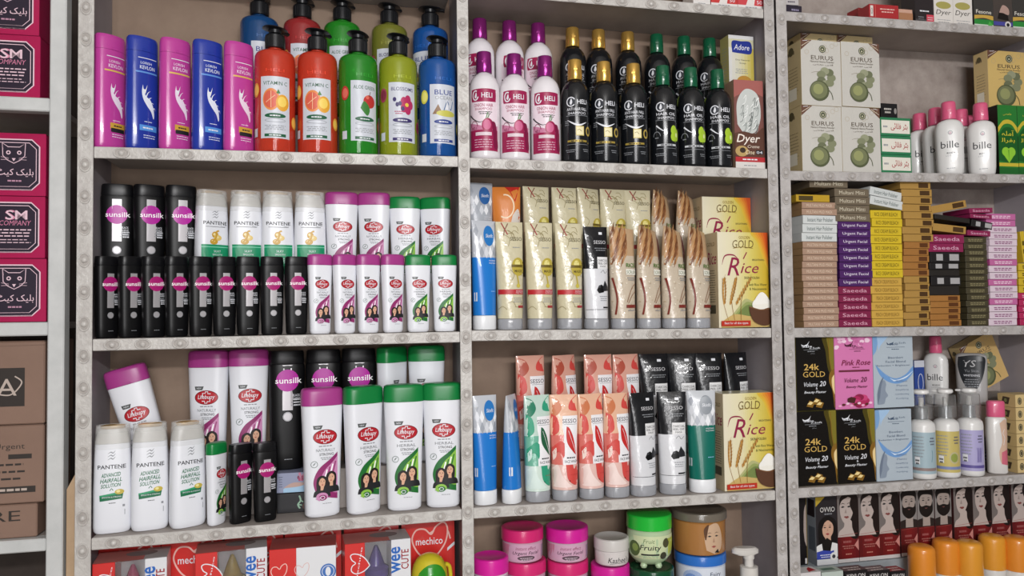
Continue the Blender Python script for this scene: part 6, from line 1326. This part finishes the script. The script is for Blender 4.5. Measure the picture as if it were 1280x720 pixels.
put(plain('#8d9196', art_ovio, 'hair_colour_carton', lambda A: (A.r(-.5, .5, 0, 1, K('#8a8f95')), A.r(-.2, .4, .2, .55, K('#5a6068')), A.p([(-.3,.7), (.4,.7), (.4,.95), (-.2,.95)], K('#2a2224')))), 1019.8, 1046, 622, zled, .088, .04, 0, 'black and white hair colour carton with dark-haired woman and blue band', g)
put(plain('#191517', lambda A: (A.p(curve([(.1,.5), (.2,.8), (.5,.85), (.5,.3), (.2,.35)]), K('#a3958e')), A.r(.2, .5, .02, .1, K('#d0cccc')), A.r(.42, .5, 0, 1, K('#6a5a2a'))), 'hair_colour_carton'), 997.5, 1008.5, 622, zled, .1, .04, 0, 'dark narrow carton squeezed between the post and the black and white one', g)
OR = [K('#e08a2a', .35, coat=.3), K('#e0982f', .35, coat=.3)]
def rollon(m, W, H):
    r = bottle_root('roll_on_bottle'); q = W/2; hc = 36*mpp(1152, .024)
    mb = MB(); mb.lathe([(.0005, q*.8), (.004, q*.88), (H-hc-.02, q*.9), (H-hc-.004, q*.93), (H-hc, q*.9)], K('#dcdad6', .3, coat=.3), 40); mb.build('body', r)
    mb = MB(); mb.lathe([(H-hc+.0004, q*.98), (H-hc+.002, q), (H-.013, q*.985), (H-.0075, q*.95), (H-.0035, q*.86), (H-.0012, q*.68), (H-.0002, q*.4), (H, q*.08)], m, 44); mb.build('cap', r)
    mb = MB(); A = Art(mb, lambda u, v, h: ((q*.9+h)*math.sin(u/q/.9), -(q*.9+h)*math.cos(u/q/.9), v), q, H, 0, 0, q*.1); A.r(-1, 1, .2, .5, K('#e0a04a')); A.r(-.6, .6, .33, .36, WH); mb.build('label', r, smooth=180); return Proto(r)
Ho = hgt(1152, 681, .03, zl4(at(1152, 700, .03).x)); Wo = .0565
rp = [rollon(m, Wo, Ho) for m in OR]
for i, (px, yt, lab) in enumerate(((1152, 681, 'orange-capped roll-on bottle, first of the row from the post side'), (1182.5, 679, 'orange-capped roll-on bottle, second of the row'), (1211.5, 675.5, 'amber-capped roll-on bottle in the middle of the row'), (1240.5, 672, 'amber-capped roll-on bottle beside the last orange one'), (1271, 671, 'orange-capped roll-on bottle at the frame edge'))):
    Y = .055 if i % 2 else .031
    p = at(px, 700, Y); z = at(px, yt, Y).z-Ho
    rp[0 if i in (0, 1, 4) else 1].place((p.x, Y, max(z, zl4(p.x)+.0004)), 0, lab, 'orange capped roll-on bottles')
def art_kev(A): A.r(-.5, .5, 0, 1, K('#1b1719')); A.t('KEVLON', 0, .93, .8, .05, K('#d9d5d2'), .01); A.r(-.4, .4, .7, .86, K('#a8323a'))
def top_kev(hx): return lambda A: (A.r(-.5, .5, -.5, .5, K(hx)), A.micro(0, .1, .7, 2, .4, .16, K('#d9d0cc')))
for l, r_, hx, lab in ((1056.5, 1085, '#5a4a4c', 'black carton with white lettering in front, nearest the post'), (1085.6, 1113, '#6a6064', 'black carton with white lettering in front, second along'), (1114, 1133, '#8e3a3e', 'black and red topped carton in front beside the orange cap')):
    put(plain('#1b1719', art_kev, 'hair_colour_carton', topart=top_kev(hx)), l, r_, 714.5, zl4, .004, .03, 0, lab, 'small dark cartons in front')
put(plain('#d4d0d0', None, 'cosmetic_box', topart=lambda A: (A.r(-.5, .5, -.5, .5, K('#d8d5d4')), A.p([(.0,-.4), (.4,-.2), (.3,.4), (.1,.1)], K('#b52a30')))), 999.5, 1027, 717, zl4, .004, .034, 0, 'white box with red mark on its top in front beside the post')
put(plain('#b9c4bc', None, 'cosmetic_box', topart=lambda A: (A.r(-.5, .5, -.5, .5, K('#b3bfb6')), A.r(-.3, .3, -.2, .2, K('#5a7a66')))), 1028, 1055, 716, zl4, .004, .034, 0, 'pale green box lying in front between white and black boxes')
# ======== the white rack: magenta boxes and brown cartons
magm = mat('magenta_card', '#b01a52', .28, coat=.5, mottle=.3, hx2='#a01448', mscale=12)
def octo(A, m, x0, x1, y0, y1, c, wd):
    k = A.sx/A.sy; P = [(x0+c,y0), (x1-c,y0), (x1,y0+c*k), (x1,y1-c*k), (x1-c,y1), (x0+c,y1), (x0,y1-c*k), (x0,y0+c*k)]
    if wd: A.s(P+[P[0], P[1]], wd, m)
    else: A.p(P, m)
PKL = K('#e3c3cf', .35)
def art_sm(kind):
    def f(A):
        A.r(-.5, .5, 0, 1, magm); octo(A, K('#2a2130', .35), -.4, .4, .1, .9, .12, 0); octo(A, PKL, -.4, .4, .1, .9, .12, .0022); octo(A, PKL, -.35, .35, .15, .85, .11, .0012)
        if kind == 'sm':
            A.t('S', -.05, .7, .16, .16, K('#d98aa6'), .02); A.t('SM', .05, .7, .34, .15, PKL, .02); A.t('COMPANY', .03, .57, .5, .08, K('#c97a98'), .0, .2)
            A.micro(.0, .46, .6, 3, .05, .018, PKL, 3); A.micro(.0, .3, .56, 2, .045, .012, PKL, 6)
        else:
            A.s([(-.18,.84), (-.17,.64), (-.1,.57), (0,.52), (.1,.57), (.17,.64), (.18,.84), (.09,.78), (-.09,.78), (-.18,.84), (-.17,.74)], .0012, PKL)
            for e in (-1, 1):
                A.c(e*.085, .69, .035, PKL); A.c(e*.085, .69, .018, K('#2a2130', .35)); A.s([(e*.08,.6), (e*.2,.62)], .0006, PKL); A.s([(e*.08,.58), (e*.2,.575)], .0006, PKL)
            A.p([(-.03,.6), (.03,.6), (0,.55)], PKL); A.t('\ufb67\ufbff\ufb90 \ufb8f\ufbff\ufee0\ufe91', .02, .37, .58, .13, PKL, .01); A.micro(.02, .24, .3, 1, .03, .025, K('#b98aa0'))
    return f
def sm_box(kind): return lambda W, D, H: carton(W, D, H, magm, art_sm(kind), None, None, name='magenta_carton', flap=True, bev=.0015)
def wstack(zb, items):
    z = zb+.0004
    for l, r_, yt, kd, lab in items:
        h = at((l+r_)/2, yt, .012).z-z; P, W = quad(l, r_, yt+20, .012, 0)
        sm_box(kd)(W, .1, h-.0006).place((P.x+W/2, .012+.05, z), R(random.Random(int(yt)).uniform(-.8, .8)), lab, 'magenta cartons on the white rack'); z += h
wstack(WZ[0], [(-30, 51, 43, 'sm', 'magenta carton with pale company lettering on the upper rack shelf'), (-31, 49.5, -36, 'cat', 'magenta carton with cat emblem on top of the upper rack shelf stack')])
wstack(WZ[1], [(-23, 57.5, 323, 'cat', 'magenta carton with cat emblem at the bottom of the three-high stack'), (-23, 57, 245, 'sm', 'magenta carton with pale company lettering, middle of the three-high stack'), (-23, 58, 166, 'cat', 'magenta carton with cat emblem on top of the three-high stack')])
brown = mat('brown_card', '#8a6f60', .7, mottle=.3, hx2='#7d6355', mscale=8)
ink_b = K('#2f2824', .6)
def art_logo(A):
    A.r(-.02, .3, .22, .68, ink_b); A.t('A', .12, .45, .2, .2, K('#b9aaa0'), .0); A.s(curve([(.0,.38), (.16,.36), (.27,.5), (.2,.58)]), .0022, K('#b9aaa0')); A.s([(-.5,.93), (.5,.95)], .0008, K('#6a5246'))
def art_urg(A):
    A.t('g Urgent', .12, .72, .38, .09, ink_b); A.r(.15, .38, .57, .63, ink_b); A.micro(.1, .5, .5, 3, .09, .025, ink_b, 4); A.r(-.1, .42, .14, .22, ink_b); A.micro(.2, .18, .4, 1, .05, .03, K('#b9aaa0'))
def art_re(A): A.t('RE', .18, .66, .3, .3, ink_b); A.t('S', .08, .24, .1, .22, ink_b)
zc_ = WZ[2]+.0004
for l, r_, yt, a, lab in ((-80, 45, 630, art_re, 'flattened brown carton at the bottom of the rack stack'), (-75, 54, 531, art_urg, 'brown carton with printed lines in the middle of the rack stack'), (-70, 57, 426, art_logo, 'brown carton with dark square logo on top of the rack stack')):
    h = at(20, yt, .012).z-zc_; P, W = quad(l, r_, yt+20, .012, 0)
    carton(W, .14, h-.0006, brown, a, None, None, name='brown_carton', flap=True, bev=.002).place((P.x+W/2, .012+.07, zc_), R(random.Random(int(yt)).uniform(-1, 1)), lab, 'brown cartons on the white rack'); zc_ += h
# folded carton card standing in the gap between rack and shelves
x0, x1 = at(82.6, 660, .006).x, at(96, 660, .006).x; zt_ = at(90, 600, .006).z
mb = MB(); mb.box(-.003, .003, -.002, .1, .0005, zt_-.0, brown, .001)
r = empty('folded_carton', 'box'); mb = MB(); mb.box(-(x1-x0)*.5, (x1-x0)*.42, 0, .004, .0005, zt_, mat('tan_card', '#b59a7c', .7, mottle=.25, hx2='#a58a6c', mscale=20), .0006, xf=lambda v: Vector((v.x, v.y, v.z*(1+.03*v.x/(x1-x0))))); mb.build('panel', r)
mb = MB(); mb.box((x1-x0)*.42+.0003, (x1-x0)*.42+.004, .0, .06, .0005, zt_*1.01, mat('tan_card', '#b59a7c'), .0006); mb.build('flap', r)
r.location = ((x0+x1)/2, .006, 0); r['label'] = 'folded tan cardboard standing in the dark gap between white rack and shelves'
